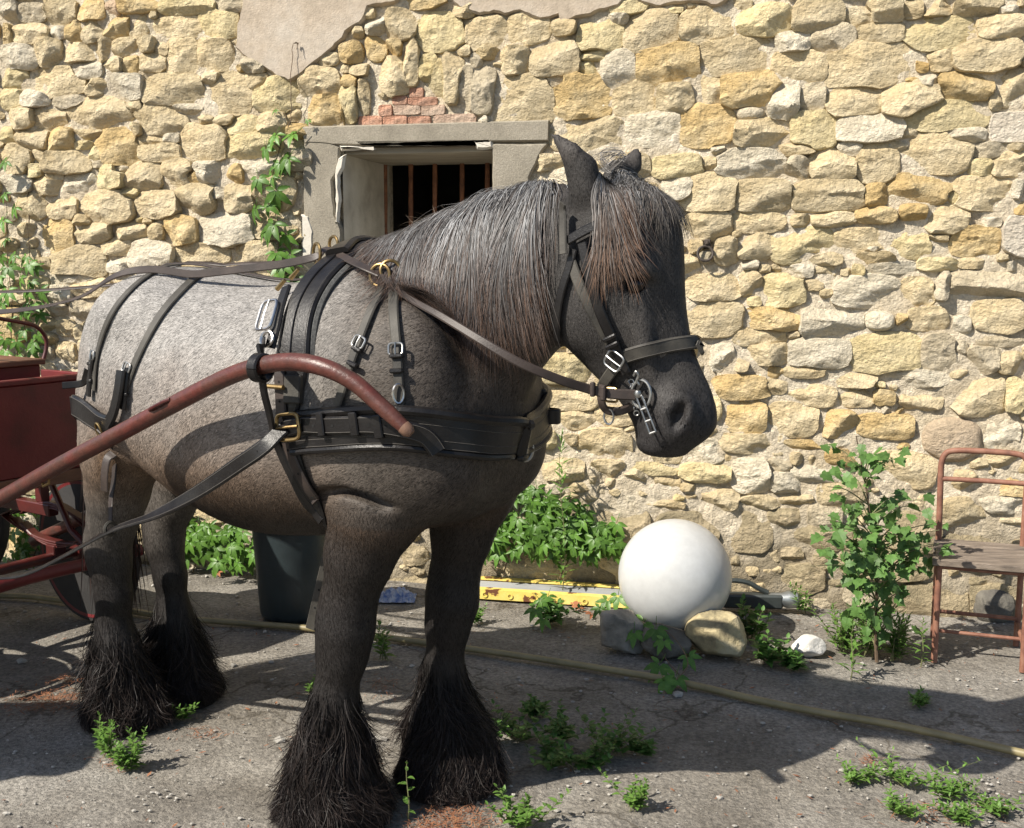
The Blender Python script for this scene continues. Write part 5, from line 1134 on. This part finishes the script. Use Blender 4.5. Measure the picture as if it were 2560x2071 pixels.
M_rd = mat('rock_dark', (.13, .12, .10), (.06, .055, .05), 9, .9, .8, 40, c3=(.20, .185, .155), bdist=.012)
M_rw = mat('rock_white', (.60, .58, .54), (.45, .43, .39), 9, .88, .6, 40, c3=(.68, .66, .62), bdist=.01)
rock('rock', 1500, 1535, 1606, 1646, 'grey squared block of stone against the foot of the white globe', M_rg, 3, 5.0)
rock('rock', 1712, 1548, 1862, 1662, 'ochre and black pitted rock in front of the white globe', M_ro, 9, 2.6)
rock('rock', 1600, 1572, 1728, 1650, 'dark stone half hidden under creeper leaves below the globe', M_rd, 14, 3.0)
rock('rock', 1976, 1592, 2062, 1648, 'angular white stone lying beside the leafy sapling', M_rw, 21, 2.2)
rock('rock', 2430, 1470, 2540, 1560, 'dark grey stone under the rusty chair with shade put into its colour', M_rd, 25, 2.6)  # darker rock material puts the chair's shade into this stone's colour
# hose
M_hose = mat('yellowed_hose', (.26, .215, .11), (.18, .15, .075), 10, .5, .15, 80, bdist=.002)
hp2 = [gnd(x, y, .017) for x, y in ((-300, 1488), (0, 1490), (110, 1496), (300, 1524), (440, 1545), (600, 1558), (760, 1570), (950, 1592), (1170, 1622), (1350, 1648), (1540, 1678), (1700, 1706), (1900, 1752), (2070, 1785), (2230, 1812), (2400, 1848), (2560, 1884), (2800, 1935))]
hp2 = catmull(np.array(hp2), 8); hp2[:, 2] = .017; ho = MB().tube(hp2, .0135, 12).obj('garden_hose', M_hose); tag(ho, 'long yellowed garden hose lying across the concrete yard', 'hose')
# rusty chair
M_rtube = mat('rusty_tube', (.215, .095, .06), (.13, .055, .038), 22, .68, .35, 120, c3=(.27, .14, .095), bdist=.002)
M_plank = mat('weathered_plank', (.17, .135, .105), (.085, .068, .055), 14, .85, .7, 60, c3=(.25, .205, .165), stretch=(.5, 3, 3), bdist=.004)
chair = thing('chair', 'rusty tubular steel chair with weathered plank seat beside the wall', 'chair')
fl_, fr_ = gnd(2335, 1655), gnd(2556, 1680); cx = unit(fr_ - fl_); cy = np.cross(ZZ, cx); cw = np.linalg.norm(fr_ - fl_); DEPc = .30
def cp(a, d, z): return fl_ + cx * a + cy * d + ZZ * z
SH = onplane(2340, 1398, fl_, cy)[2]; bt = onplane(2400, 1128, cp(0, DEPc, 0), cy)[2]; mt = onplane(2400, 1200, cp(0, DEPc, 0), cy)[2]
tb = .0125
MB().tube(catmull(np.array([cp(.0, DEPc + .02, 0), cp(0, DEPc, SH), cp(-.004, DEPc, mt), cp(-.004, DEPc, bt - .06), cp(.008, DEPc, bt - .018), cp(.045, DEPc, bt), cp(cw / 2, DEPc, bt + .004), cp(cw - .045, DEPc, bt), cp(cw - .008, DEPc, bt - .018), cp(cw, DEPc, bt - .06), cp(cw, DEPc, SH), cp(cw, DEPc + .02, 0)]), 7), tb, 10).obj('back_frame', M_rtube, chair)
MB().tube([cp(0, DEPc, mt), cp(cw / 2, DEPc, mt + .002), cp(cw, DEPc, mt)], tb * .85, 10).obj('back_rail', M_rtube, chair)
for a in (0, cw): MB().tube([cp(a, 0, 0), cp(a, .0, SH - .02)], tb, 10).obj('leg', M_rtube, chair)
for a in (0, cw): MB().tube([cp(a, .004, SH - .03), cp(a, DEPc - .004, SH - .03)], tb * .8, 8).obj('seat_rail', M_rtube, chair)
for d in (0.004, DEPc - .004): MB().tube([cp(.006, d, SH - .03), cp(cw - .006, d, SH - .03)], tb * .8, 8).obj('seat_rail', M_rtube, chair)
for a in (0, cw): MB().tube([cp(a, .004, .10), cp(a, DEPc + .01, .10)], tb * .7, 8).obj('rung', M_rtube, chair)
MB().tube([cp(.005, DEPc + .006, .12), cp(cw - .005, DEPc + .006, .12)], tb * .7, 8).obj('rung', M_rtube, chair)
MB().tube([cp(.005, .10, .10), cp(cw - .005, .10, .10)], tb * .6, 8).obj('rung', M_rtube, chair)
MC = np.stack([cx, cy, ZZ], 1)
for k in range(4):
    w_ = (DEPc + .07) / 4; MB().box(cp(cw / 2 + .01 * math.sin(k * 2), -.045 + w_ * (k + .5), SH - .004 + .002 * math.sin(k * 3)), (cw / 2 + .02 + .006 * math.cos(k * 5), w_ / 2 - .002, .013), MC, .003).obj('seat_plank', M_plank, chair)
# crumpled cloth
M_cloth = mat('blue_white_cloth', (.10, .16, .34), (.55, .56, .60), 30, .9)
V = []; n = 18; cc_ = gnd(992, 1498)
for i in range(n):
    for j in range(n): u, v = i / (n - 1) - .5, j / (n - 1) - .5; V.append((u * .18, v * .14, max(0.004, .045 * (1 - (2 * u) ** 2) * (1 - (2 * v) ** 2) + .02 * math.sin(19 * u + 7 * v) * math.cos(15 * v))))
o = MB().add(np.array(V), [(i * n + j, (i + 1) * n + j, (i + 1) * n + j + 1, i * n + j + 1) for i in range(n - 1) for j in range(n - 1)]).obj('crumpled_cloth', M_cloth); o.location = cc_; tag(o, 'crumpled blue and white cloth on the ground behind the forelegs', 'cloth')
# ------------------------------------------------------------------ plants
M_leaf = mat('creeper_leaf', (.095, .205, .032), (.055, .135, .022), 30, .42, .3, 120, c3=(.145, .28, .05), objvar=.28, spec=.4, bdist=.002, trans=.28)
M_leafd = mat('dull_leaf', (.10, .20, .05), (.065, .14, .034), 30, .5, .3, 120, c3=(.12, .22, .05), objvar=.28, spec=.35, bdist=.002, trans=.25)
M_weed = mat('weed_leaf', (.12, .23, .045), (.07, .15, .03), 40, .5, 0, c3=(.18, .30, .07), spec=.3, trans=.28)
M_stem = mat('green_stem', (.16, .17, .07), (.10, .10, .045), 40, .7)
M_wood = mat('woody_stem', (.13, .085, .05), (.08, .055, .035), 40, .8)
M_dry = mat('dry_leaf', (.36, .14, .06), (.24, .09, .04), 30, .8)
def leaflet(L, w, fold=.12, droop=.22, n=6, teeth=0.0):
    """pointed blade along +y, folded on its midrib"""
    V = []; F = []
    for i in range(n + 1):
        t = i / n; wd = w * (math.sin(math.pi * t ** .78) ** .9) * (1 - .15 * t) + (1e-4); wd *= 1 + teeth * (1 if i % 2 else -1)
        y = L * t; z = -droop * L * t * t; V += [(-wd, y, z + fold * wd), (0, y, z), (wd, y, z + fold * wd)]
    for i in range(n): a = 3 * i; F += [(a, a + 1, a + 4, a + 3), (a + 1, a + 2, a + 5, a + 4)]
    return np.array(V), F
def palmate(size, seed):
    r = random.Random(seed); mb = MB()
    for ang, k in ((-1.75, .62), (-.85, .88), (0, 1.0), (.85, .88), (1.75, .62)):
        V, F = leaflet(size * .58 * k * r.uniform(.92, 1.08), size * .125 * k, r.uniform(.1, .45), r.uniform(.1, .45), 7, .07); a = ang + r.uniform(-.12, .12)
        V = V @ np.array([[math.cos(a), -math.sin(a), 0], [math.sin(a), math.cos(a), 0], [0, 0, 1]]).T; V[:, 0] += math.sin(-a) * size * .04; V[:, 1] += math.cos(a) * size * .04; mb.add(V, F)
    mb.tube([(0, -size * .35, .01), (0, 0, 0)], [.0012, .0014], 4); return mb.mesh('palmate_leaf', M_leaf)
def lobed(size, seed, m=None):
    r = random.Random(seed); out = [(0, 0), (.18, -.06), (.42, .05), (.34, .22), (.55, .42), (.33, .50), (.30, .68), (.16, .74), (0, 1.0)]; mb = MB()
    pts = [(x * r.uniform(.85, 1.12), y * r.uniform(.95, 1.05)) for x, y in out]; L = [(-x, y) for x, y in out[1:-1]][::-1]
    poly = np.array(pts + L) * size; mid = [(0, .0), (0, .25), (0, .5), (0, .75), (0, 1.0)]
    bend = r.uniform(.1, .35); cup = r.uniform(.05, .3)
    V = np.array([(x, y, cup * abs(x) - bend * y * y / size) for x, y in poly]); c = np.array([[0, size * .42, -bend * size * .18]])
    n = len(V); mb.add(np.vstack([V, c]), [(i, (i + 1) % n, n) for i in range(n)]); mb.tube([(0, -size * .5, 0), (0, 0, 0), (0, size * .4, -bend * size * .16 + .0005)], [.0009, .001, .0005], 4); return mb.mesh('lobed_leaf', m or M_leafd, False)
PALM = [palmate(.13, k) for k in range(5)]; LOB = [lobed(.056, k) for k in range(5)]
def place_leaf(me, name, p, tip, nrm, sc, parent):
    t = unit(tip); n = unit(np.asarray(nrm) - t * np.dot(nrm, t)); x = np.cross(t, n); M_ = np.eye(4); M_[:3, 0] = x * sc; M_[:3, 1] = t * sc; M_[:3, 2] = n * sc; M_[:3, 3] = p
    o = bpy.data.objects.new(name, me); COLL.objects.link(o); o.matrix_world = Matrix(M_.tolist()); o.parent = parent; return o
S_ = np.array(SUN)
def creeper(label, stems, spots, grp, sz=1.0, outn=WN):
    """stems: pixel paths on the wall; spots: (x,y,off,scale)"""
    t = thing('creeper', label, 'creeper', grp)
    for st in stems:
        P = catmull(np.array([wpt(*wuz(x, y, o), o) for x, y, o in st]), 6); MB().tube(P + rng.normal(0, .003, P.shape), np.linspace(.0035, .0016, len(P)), 5).obj('stem', M_wood, t)
    for (x, y, o, sc) in spots:
        p = wpt(*wuz(x, y, o), o); tip = -ZZ * rng.uniform(.5, 1.0) + WU * rng.normal(0, .45) + WN * rng.uniform(.0, .55); nr = WN * .8 + ZZ * .55 + S_ * .5 + rng.normal(0, .28, 3)
        place_leaf(PALM[rng.integers(5)], 'leaf', p, tip, nr, sc * sz, t)
    return t
# climber beside the window
creeper('leafy creeper climbing the wall at the left edge of the window', [[(735, 740, .05), (700, 640, .05), (690, 540, .05), (680, 460, .05), (700, 370, .05), (725, 300, .05), (728, 200, .06), (730, 108, .06)], [(735, 108, .06), (745, 108, .06), (740, 122, .07)], [(700, 370, .05), (670, 345, .05)]],
        [(735, 335, .07, 1.0), (690, 338, .06, .85), (665, 370, .06, .8), (722, 395, .07, 1.1), (700, 408, .06, .85), (645, 445, .06, .9), (680, 440, .06, .8), (690, 475, .07, 1.15), (640, 520, .06, .9), (672, 510, .05, .8), (685, 560, .08, 1.2), (715, 585, .06, .95), (665, 575, .06, .8), (690, 630, .07, 1.0), (725, 635, .07, 1.1), (705, 660, .07, 1.0), (680, 690, .06, .9), (712, 695, .07, 1.0), (742, 700, .06, .9), (690, 275, .06, .35), (770, 300, .06, .3)], 'creepers on the wall', 1.2)
sp = []
for (x, y) in [(10, 480), (25, 520), (8, 560), (12, 600), (30, 640), (70, 640), (95, 655), (15, 665), (50, 690), (85, 700), (20, 720), (60, 735), (8, 755), (40, 770), (80, 760), (100, 790), (25, 800), (60, 815), (10, 840), (45, 850), (80, 850), (15, 880), (40, 890), (70, 880), (100, 830), (5, 700), (105, 720), (65, 670), (12, 400), (-10, 640), (-25, 700), (-20, 770), (-25, 840)]: sp.append((x + rng.normal(0, 6), y + rng.normal(0, 6), rng.uniform(.05, .16), rng.uniform(.75, 1.2)))
creeper('bushy creeper on the wall behind the cart', [[(-10, 1100, .06), (20, 900, .06), (30, 760, .06), (20, 640, .06), (15, 480, .05)], [(40, 900, .06), (70, 760, .06), (75, 650, .05), (70, 560, .04)], [(70, 560, .03), (72, 430, .03)]], sp, 'creepers on the wall', .95)
def bush(label, poly, n, off0, off1, sz, seed, stems):
    r = np.random.default_rng(seed); xs = [p[0] for p in poly]; ys = [p[1] for p in poly]; sp = []
    while len(sp) < n:
        x, y = r.uniform(min(xs), max(xs)), r.uniform(min(ys), max(ys))
        if inpoly(np.array([x]), np.array([y]), poly)[0]: f = (y - min(ys)) / (max(ys) - min(ys)); sp.append((x, y, off0 + (off1 - off0) * f * r.uniform(.3, 1), r.uniform(.65, 1.15)))
    return creeper(label, stems, sp, 'creeper mounds at the foot of the wall', sz)
bush('creeper mound at the foot of the wall between horse and globe', [(1190, 1388), (1195, 1290), (1215, 1215), (1250, 1175), (1280, 1165), (1300, 1225), (1340, 1215), (1390, 1265), (1450, 1245), (1500, 1300), (1555, 1300), (1550, 1392)], 170, .04, .20, .95, 3, [[(1260, 1440, .1), (1280, 1340, .08), (1300, 1260, .06)], [(1400, 1445, .1), (1440, 1370, .08), (1500, 1330, .06)]])
bush('creeper mound at the foot of the wall seen under the belly', [(380, 1250), (440, 1230), (480, 1310), (560, 1310), (655, 1330), (655, 1415), (480, 1400), (370, 1350)], 95, .05, .30, 1.0, 5, [[(480, 1430, .1), (520, 1360, .08), (560, 1320, .06)], [(600, 1440, .1), (620, 1380, .08)]])
bush('low creeper leaves behind the lower left of the cart', [(40, 1240), (220, 1250), (220, 1440), (0, 1440), (0, 1380)], 60, .05, .30, .95, 8, [[(60, 1440, .1), (90, 1380, .08), (120, 1300, .06)]])
# creeper shoots over the stones by the globe
gt = thing('creeper', 'creeper shoot trailing over the stones under the white globe', 'creeper', 'creeper mounds at the foot of the wall')
for path in ([(1530, 1560), (1560, 1525), (1600, 1535), (1640, 1575), (1660, 1640), (1700, 1690)], [(1640, 1560), (1690, 1600), (1720, 1660), (1690, 1700)]):
    P = np.array([gnd(x, y, .12 - .02 * k) for k, (x, y) in enumerate(path)]); MB().tube(catmull(P, 5), .002, 5).obj('stem', M_wood, gt)
for (x, y, z, sc) in ((1520, 1500, .13, .85), (1545, 1490, .15, 1.0), (1500, 1520, .1, .7), (1575, 1520, .14, .95), (1610, 1555, .12, 1.15), (1640, 1570, .13, 1.05), (1585, 1580, .1, .9), (1660, 1600, .1, .8), (1650, 1660, .06, 1.0), (1690, 1690, .05, 1.0), (1720, 1640, .07, .8), (1660, 1700, .04, .9), (1350, 1500, .12, .9), (1370, 1490, .13, .8), (1340, 1520, .1, .9), (1390, 1510, .1, .8), (1360, 1545, .06, .8)):
    place_leaf(PALM[rng.integers(5)], 'leaf', gnd(x, y, z), -ZZ * .7 + A3(rng.normal(0, .5), -.6, 0), ZZ * .7 + A3(0, -.8, 0) + S_ * .4 + rng.normal(0, .25, 3), sc, gt)
# sapling with lobed leaves
sap = thing('sapling', 'young sapling with lobed leaves growing at the foot of the wall beside the chair', 'sapling')
sb = gnd(2192, 1655); r = np.random.default_rng(4); yb = sb[1] 
def spx(x, y, dy=0.0): rr = ray(x, y); return C0 + rr * ((yb + dy - C0[1]) / rr[1])
trunk = catmull(np.array([sb, spx(2188, 1560), spx(2192, 1440), spx(2180, 1330), spx(2165, 1220), spx(2140, 1090)]), 8); MB().tube(trunk, np.linspace(.008, .002, len(trunk)), 7).obj('trunk', M_wood, sap)
outl = [(2100, 1080), (2160, 1075), (2290, 1130), (2300, 1220), (2330, 1290), (2370, 1330), (2340, 1420), (2300, 1500), (2260, 1580), (2110, 1570), (2060, 1480), (2000, 1440), (2010, 1400), (2060, 1330), (2050, 1240), (2060, 1170)]
tips = []
while len(tips) < 58:
    x, y = r.uniform(2000, 2370), r.uniform(1080, 1560)
    if inpoly(np.array([x]), np.array([y]), outl)[0]: tips.append((x, y))
for (x, y) in tips:
    tp = spx(x, y, r.normal(-.02, .10)); k = int(np.argmin(np.abs(trunk[:, 2] - (tp[2] - .10)))); b0 = trunk[k]; P = catmull(np.array([b0, b0 * .45 + tp * .55 + ZZ * .02, tp]), 6); MB().tube(P, np.linspace(.0032, .0012, len(P)), 5).obj('twig', M_stem, sap)
    for q in range(5):
        f = r.uniform(.3, 1.05); p = P[min(int(f * (len(P) - 1)), len(P) - 1)] + r.normal(0, .03, 3); place_leaf(LOB[r.integers(5)], 'leaf', p, A3(r.normal(0, .6), r.normal(-.4, .4), r.normal(-.35, .4)), ZZ * .6 - FWD * .6 + S_ * .5 + r.normal(0, .35, 3), r.uniform(.55, 1.1), sap)
# narrow-leaved weeds
def weed(p, h, nl, ll, wl, label, m=None, lean=0.0, name='weed', grp='weeds in the yard', nstem=1, spread=.0, seed=0):
    r = np.random.default_rng(seed + int(abs(p[0]) * 1000)); t = thing(name, label, 'weed', grp); t.location = p; stm = MB(); fol = MB()
    for q in range(nstem):
        d = A3(r.normal(0, spread) + lean, r.normal(0, spread), 1); hh = h * r.uniform(.65, 1.05) if nstem > 1 else h; b = A3(r.normal(0, spread * .25 * h), r.normal(0, spread * .25 * h), 0)
        P = np.array([b + d * hh * k / 6 + A3(.01 * math.sin(k + q), .01 * math.cos(1.3 * k), 0) * hh * 2 for k in range(7)]); stm.tube(P, np.linspace(.0028, .001, 7) * (1 if h > .15 else .5), 5)
        for k in range(nl):
            f = (k + .5) / nl; f = .08 + .92 * f; p0 = P[0] + (P[-1] - P[0]) * f; a = k * 2.4 + r.normal(0, .3); L = ll * (1.0 if f < .6 else 1.0 - .55 * (f - .6) / .4) * r.uniform(.75, 1.2); V, F = leaflet(L, wl * L, .25, r.uniform(.1, .4), 4)
            el = r.uniform(.2, .75) + .5 * (f > .85); y = A3(math.cos(a) * math.cos(el), math.sin(a) * math.cos(el), math.sin(el)); x = unit(np.cross(y, ZZ)); z = np.cross(x, y); fol.add(V @ np.stack([x, y, z], 1).T + p0, F)
    stm.obj('stem', M_stem, t); o = fol.obj('foliage', m or M_weed, t); o['kind'] = 'stuff'; return t
weed(wpt(*wuz(1405, 1420, .16), .16) * [1, 1, 0] + A3(0, 0, .0), .80, 80, .085, .10, 'tall narrow-leaved weed rising in front of the wall out of the creeper')
weed(gnd(2128, 1700), .22, 26, .065, .11, 'single upright narrow-leaved weed in front of the sapling')
weed(gnd(1722, 1625), .22, 26, .05, .11, 'slender narrow-leaved weed standing in front of the white globe')
weed(gnd(2303, 1668), .20, 26, .045, .13, 'upright narrow-leaved weed beside the front leg of the chair')
for k, (x, y, h, lab) in enumerate(((2110, 1630, .22, 'tuft of narrow-leaved weeds at the left foot of the sapling'), (2240, 1650, .20, 'tuft of pale green weeds at the right foot of the sapling'), (2170, 1640, .26, 'dense tuft of weeds around the stem of the sapling'))):
    weed(gnd(x, y), h, 22, .05, .13, lab, nstem=13, spread=.26, seed=k)
weed(gnd(2010, 1535), .13, 18, .04, .18, 'small green tuft at the foot of the wall left of the sapling', nstem=5, spread=.3, seed=11)
weed(gnd(1838, 1500), .20, 22, .045, .14, 'tuft of weeds behind the right edge of the white globe', nstem=4, spread=.2, seed=12)
M_br = mat('bramble_leaf', (.075, .17, .035), (.045, .11, .022), 40, .5, 0, c3=(.12, .23, .05), spec=.35, trans=.25)
for k, (x, y, h, lab) in enumerate(((1880, 1600, .16, 'broad-leaved weed sprawling beside the ochre rock'), (1920, 1660, .10, 'low broad-leaved weed in front of the ochre rock'), (1990, 1680, .07, 'flat broad-leaved seedlings near the white stone'), (1370, 1560, .12, 'bushy weed growing in front of the yellow drawbar'))):
    weed(gnd(x, y), h, 12, .055, .30, lab, M_br, nstem=7, spread=.5, seed=20 + k)
weed(gnd(325, 1925), .13, 26, .030, .22, 'bright green weed clump in front of the near hind foot', nstem=9, spread=.33, seed=31)
weed(gnd(268, 1890), .13, 24, .030, .22, 'small bright weed clump left of the near hind foot', nstem=6, spread=.25, seed=32)
weed(gnd(450, 1800), .07, 12, .026, .28, 'little weed tuft between the hind feet and the forefeet', nstem=6, spread=.5, seed=33)
weed(gnd(780, 1735), .06, 10, .026, .3, 'tiny weed sprig behind the near forefoot', nstem=4, spread=.5, seed=34)
weed(gnd(960, 1650), .16, 14, .04, .28, 'dark weed tuft between the forelegs', nstem=5, spread=.35, seed=35)
weed(gnd(1190, 1560), .08, 12, .03, .3, 'small weed tuft on the sunlit ground behind the far foreleg', nstem=5, spread=.5, seed=36)
weed(gnd(1582, 2020), .10, 16, .026, .3, 'rounded green weed clump standing alone on the open concrete', nstem=10, spread=.45, seed=37)
weed(gnd(1310, 2070), .11, 16, .028, .3, 'green weed clump beside the rusty litter patch', nstem=10, spread=.45, seed=38)
weed(gnd(1020, 2050), .18, 8, .03, .34, 'thin pale weed with paired leaves in front of the near forefoot', seed=39)
weed(gnd(1150, 1985), .12, 20, .03, .2, 'narrow dark weed against the far forefoot', nstem=2, spread=.15, seed=40)
for k, (x, y, h, lab) in enumerate(((1290, 1845, .10, 'weed patch in the shadow right of the far forefoot'), (1400, 1850, .09, 'low weed mat in the shadow of the chest'), (1530, 1880, .13, 'leafy weed at the sunny edge of the shadow'), (1460, 1920, .08, 'small heart-leaved weed at the edge of the shadow'), (1390, 1915, .09, 'round-leaved weed sprout on the shadow edge'), (1340, 1790, .06, 'flat weeds deep in the shadow of the horse'), (1600, 1885, .05, 'trailing weed tip on the shadow edge'))):
    weed(gnd(x, y), h, 11, .032, .38, lab, M_br, nstem=12, spread=.75, seed=50 + k)
for k, (x, y, h, lab) in enumerate(((2140, 1955, .05, 'straggly weed tuft left of the long weed mat'), (2260, 1960, .07, 'feathery weed mat on the open concrete'), (2370, 2000, .06, 'sprawling weed mat with brown litter'), (2250, 2040, .06, 'small weed rosette below the feathery mat'), (2480, 2035, .05, 'weed mat at the corner of the concrete'), (2400, 2060, .05, 'grassy weed strip at the edge of the concrete'), (2300, 1760, .03, 'faint weeds in the shadow beyond the hose'))):
    weed(gnd(x, y), h, 12, .030, .2, lab, nstem=12, spread=1.1, seed=70 + k)
# ------------------------------------------------------------------ grit, litter
M_peb = mat('pebbles', (.34, .32, .285), (.20, .19, .17), 20, .9, .4, 80, c3=(.46, .44, .40))
mb = MB(); r = np.random.default_rng(77)
ico = np.array([(0, 0, 1), (.89, 0, .45), (.28, .85, .45), (-.72, .53, .45), (-.72, -.53, .45), (.28, -.85, .45), (.72, .53, -.3), (-.28, .85, -.3), (-.89, 0, -.3), (-.28, -.85, -.3), (.72, -.53, -.3)])
icf = [(0, 1, 2), (0, 2, 3), (0, 3, 4), (0, 4, 5), (0, 5, 1), (1, 6, 2), (2, 7, 3), (3, 8, 4), (4, 9, 5), (5, 10, 1), (6, 7, 2), (7, 8, 3), (8, 9, 4), (9, 10, 5), (10, 6, 1)]
for k in range(3600):
    x, y = r.uniform(-3, 2.6), r.uniform(2.7, 5.6) ; rad = .0022 * math.exp(r.normal(0, .6)) * (1 if r.random() < .96 else 2.6)
    mb.add(ico * rad * [r.uniform(.8, 1.7), r.uniform(.8, 1.4), r.uniform(.5, .9)] * (1 + r.normal(0, .12, (11, 1))) + [x, y, 0.0], icf)
for (x, y, n, sx, sy) in ((400, 1990, 22, 60, 22), (860, 1700, 10, 20, 8), (1210, 1980, 25, 60, 30), (2480, 1985, 30, 60, 20), (1500, 1960, 20, 120, 30), (2150, 1780, 14, 60, 16), (1850, 1600, 25, 80, 25)):
    for k in range(n):
        p = gnd(r.normal(x, sx), r.normal(y, sy)); mb.add(ico * r.uniform(.0025, .006) * [1.3, 1, .7] * (1 + r.normal(0, .15, (11, 1))) + p, icf)
o = mb.obj('pebbles', M_peb, None, False); tag(o, 'loose pale grit and pebbles scattered over the yard', None, None, 'stuff')
M_need = mat('rusty_needles', (.26, .105, .05), (.15, .06, .03), 40, .9, c3=(.34, .18, .09))
mb = MB()
for (x, y, n, sx, sy) in ((130, 1752, 520, 55, 14), (165, 1700, 160, 28, 6), (40, 1770, 90, 40, 8), (1140, 2045, 420, 55, 18), (1080, 2070, 160, 50, 10), (2170, 1905, 50, 18, 8), (2330, 2030, 160, 90, 18), (520, 1835, 60, 30, 8), (290, 1910, 60, 20, 14), (960, 1720, 80, 25, 18)):
    for k in range(n):
        p = gnd(r.normal(x, sx), r.normal(y, sy)); a = r.uniform(0, 6.28); d = A3(math.cos(a), math.sin(a), r.normal(0, .15)) * r.uniform(.006, .02); w = A3(-d[1], d[0], 0) * .09; z = ZZ * r.uniform(.001, .009)
        mb.add([p - d + z, p + w + z, p + d + z, p - w + z], [(0, 1, 2, 3)])
for k in range(700):
    p = A3(r.uniform(-2.6, 2.3), r.uniform(2.7, 5.0), 0); a = r.uniform(0, 6.28); d = A3(math.cos(a), math.sin(a), r.normal(0, .12)) * r.uniform(.004, .016); w = A3(-d[1], d[0], 0) * r.uniform(.08, .4); z = ZZ * r.uniform(.001, .005)
    mb.add([p - d + z, p + w + z, p + d + z, p - w + z], [(0, 1, 2, 3)])
o = mb.obj('needle_litter', M_need, None, False); tag(o, 'rust brown needle litter in patches on the concrete', None, None, 'stuff')
dl = palmate(.07, 9); dl.materials.clear(); dl.materials.append(M_dry)
for k, (x, y, lab) in enumerate(((1432, 1512, 'curled orange dead leaf under the yellow drawbar'), (1450, 1520, 'second curled orange dead leaf under the yellow drawbar'), (1478, 1535, 'small orange dead leaf between drawbar and grey block'), (545, 1432, 'orange dead leaf below the creeper under the belly'))):
    o = place_leaf(dl, 'dead_leaf', gnd(x, y, .02), A3(math.cos(k * 2), math.sin(k * 2), .3), ZZ + A3(.3, -.4, 0), 1.0, None); tag(o, lab, 'leaf', 'dead leaves')
# ------------------------------------------------------------------ unseen pillar, added off to the left to cast shade on the ground
M_pil = mat('shade_pillar_stone', (.42, .37, .28), (.30, .26, .19), 5, .92, .8, 40, bdist=.01)
pil = thing('added_shade_pillar', 'squat stone pillar added out of view to shade the left of the yard', 'pillar')
for k in range(4): MB().box((-2.72 + .006 * math.sin(k * 3), 2.98, .14 + .28 * k), (.24 + .004 * math.cos(k * 4), .24, .138), None, .012).obj('shade_block', M_pil, pil, True, 30)
MB().box((-2.72, 2.98, 1.165), (.28, .28, .045), None, .012).obj('shade_cap', M_pil, pil, True, 30)
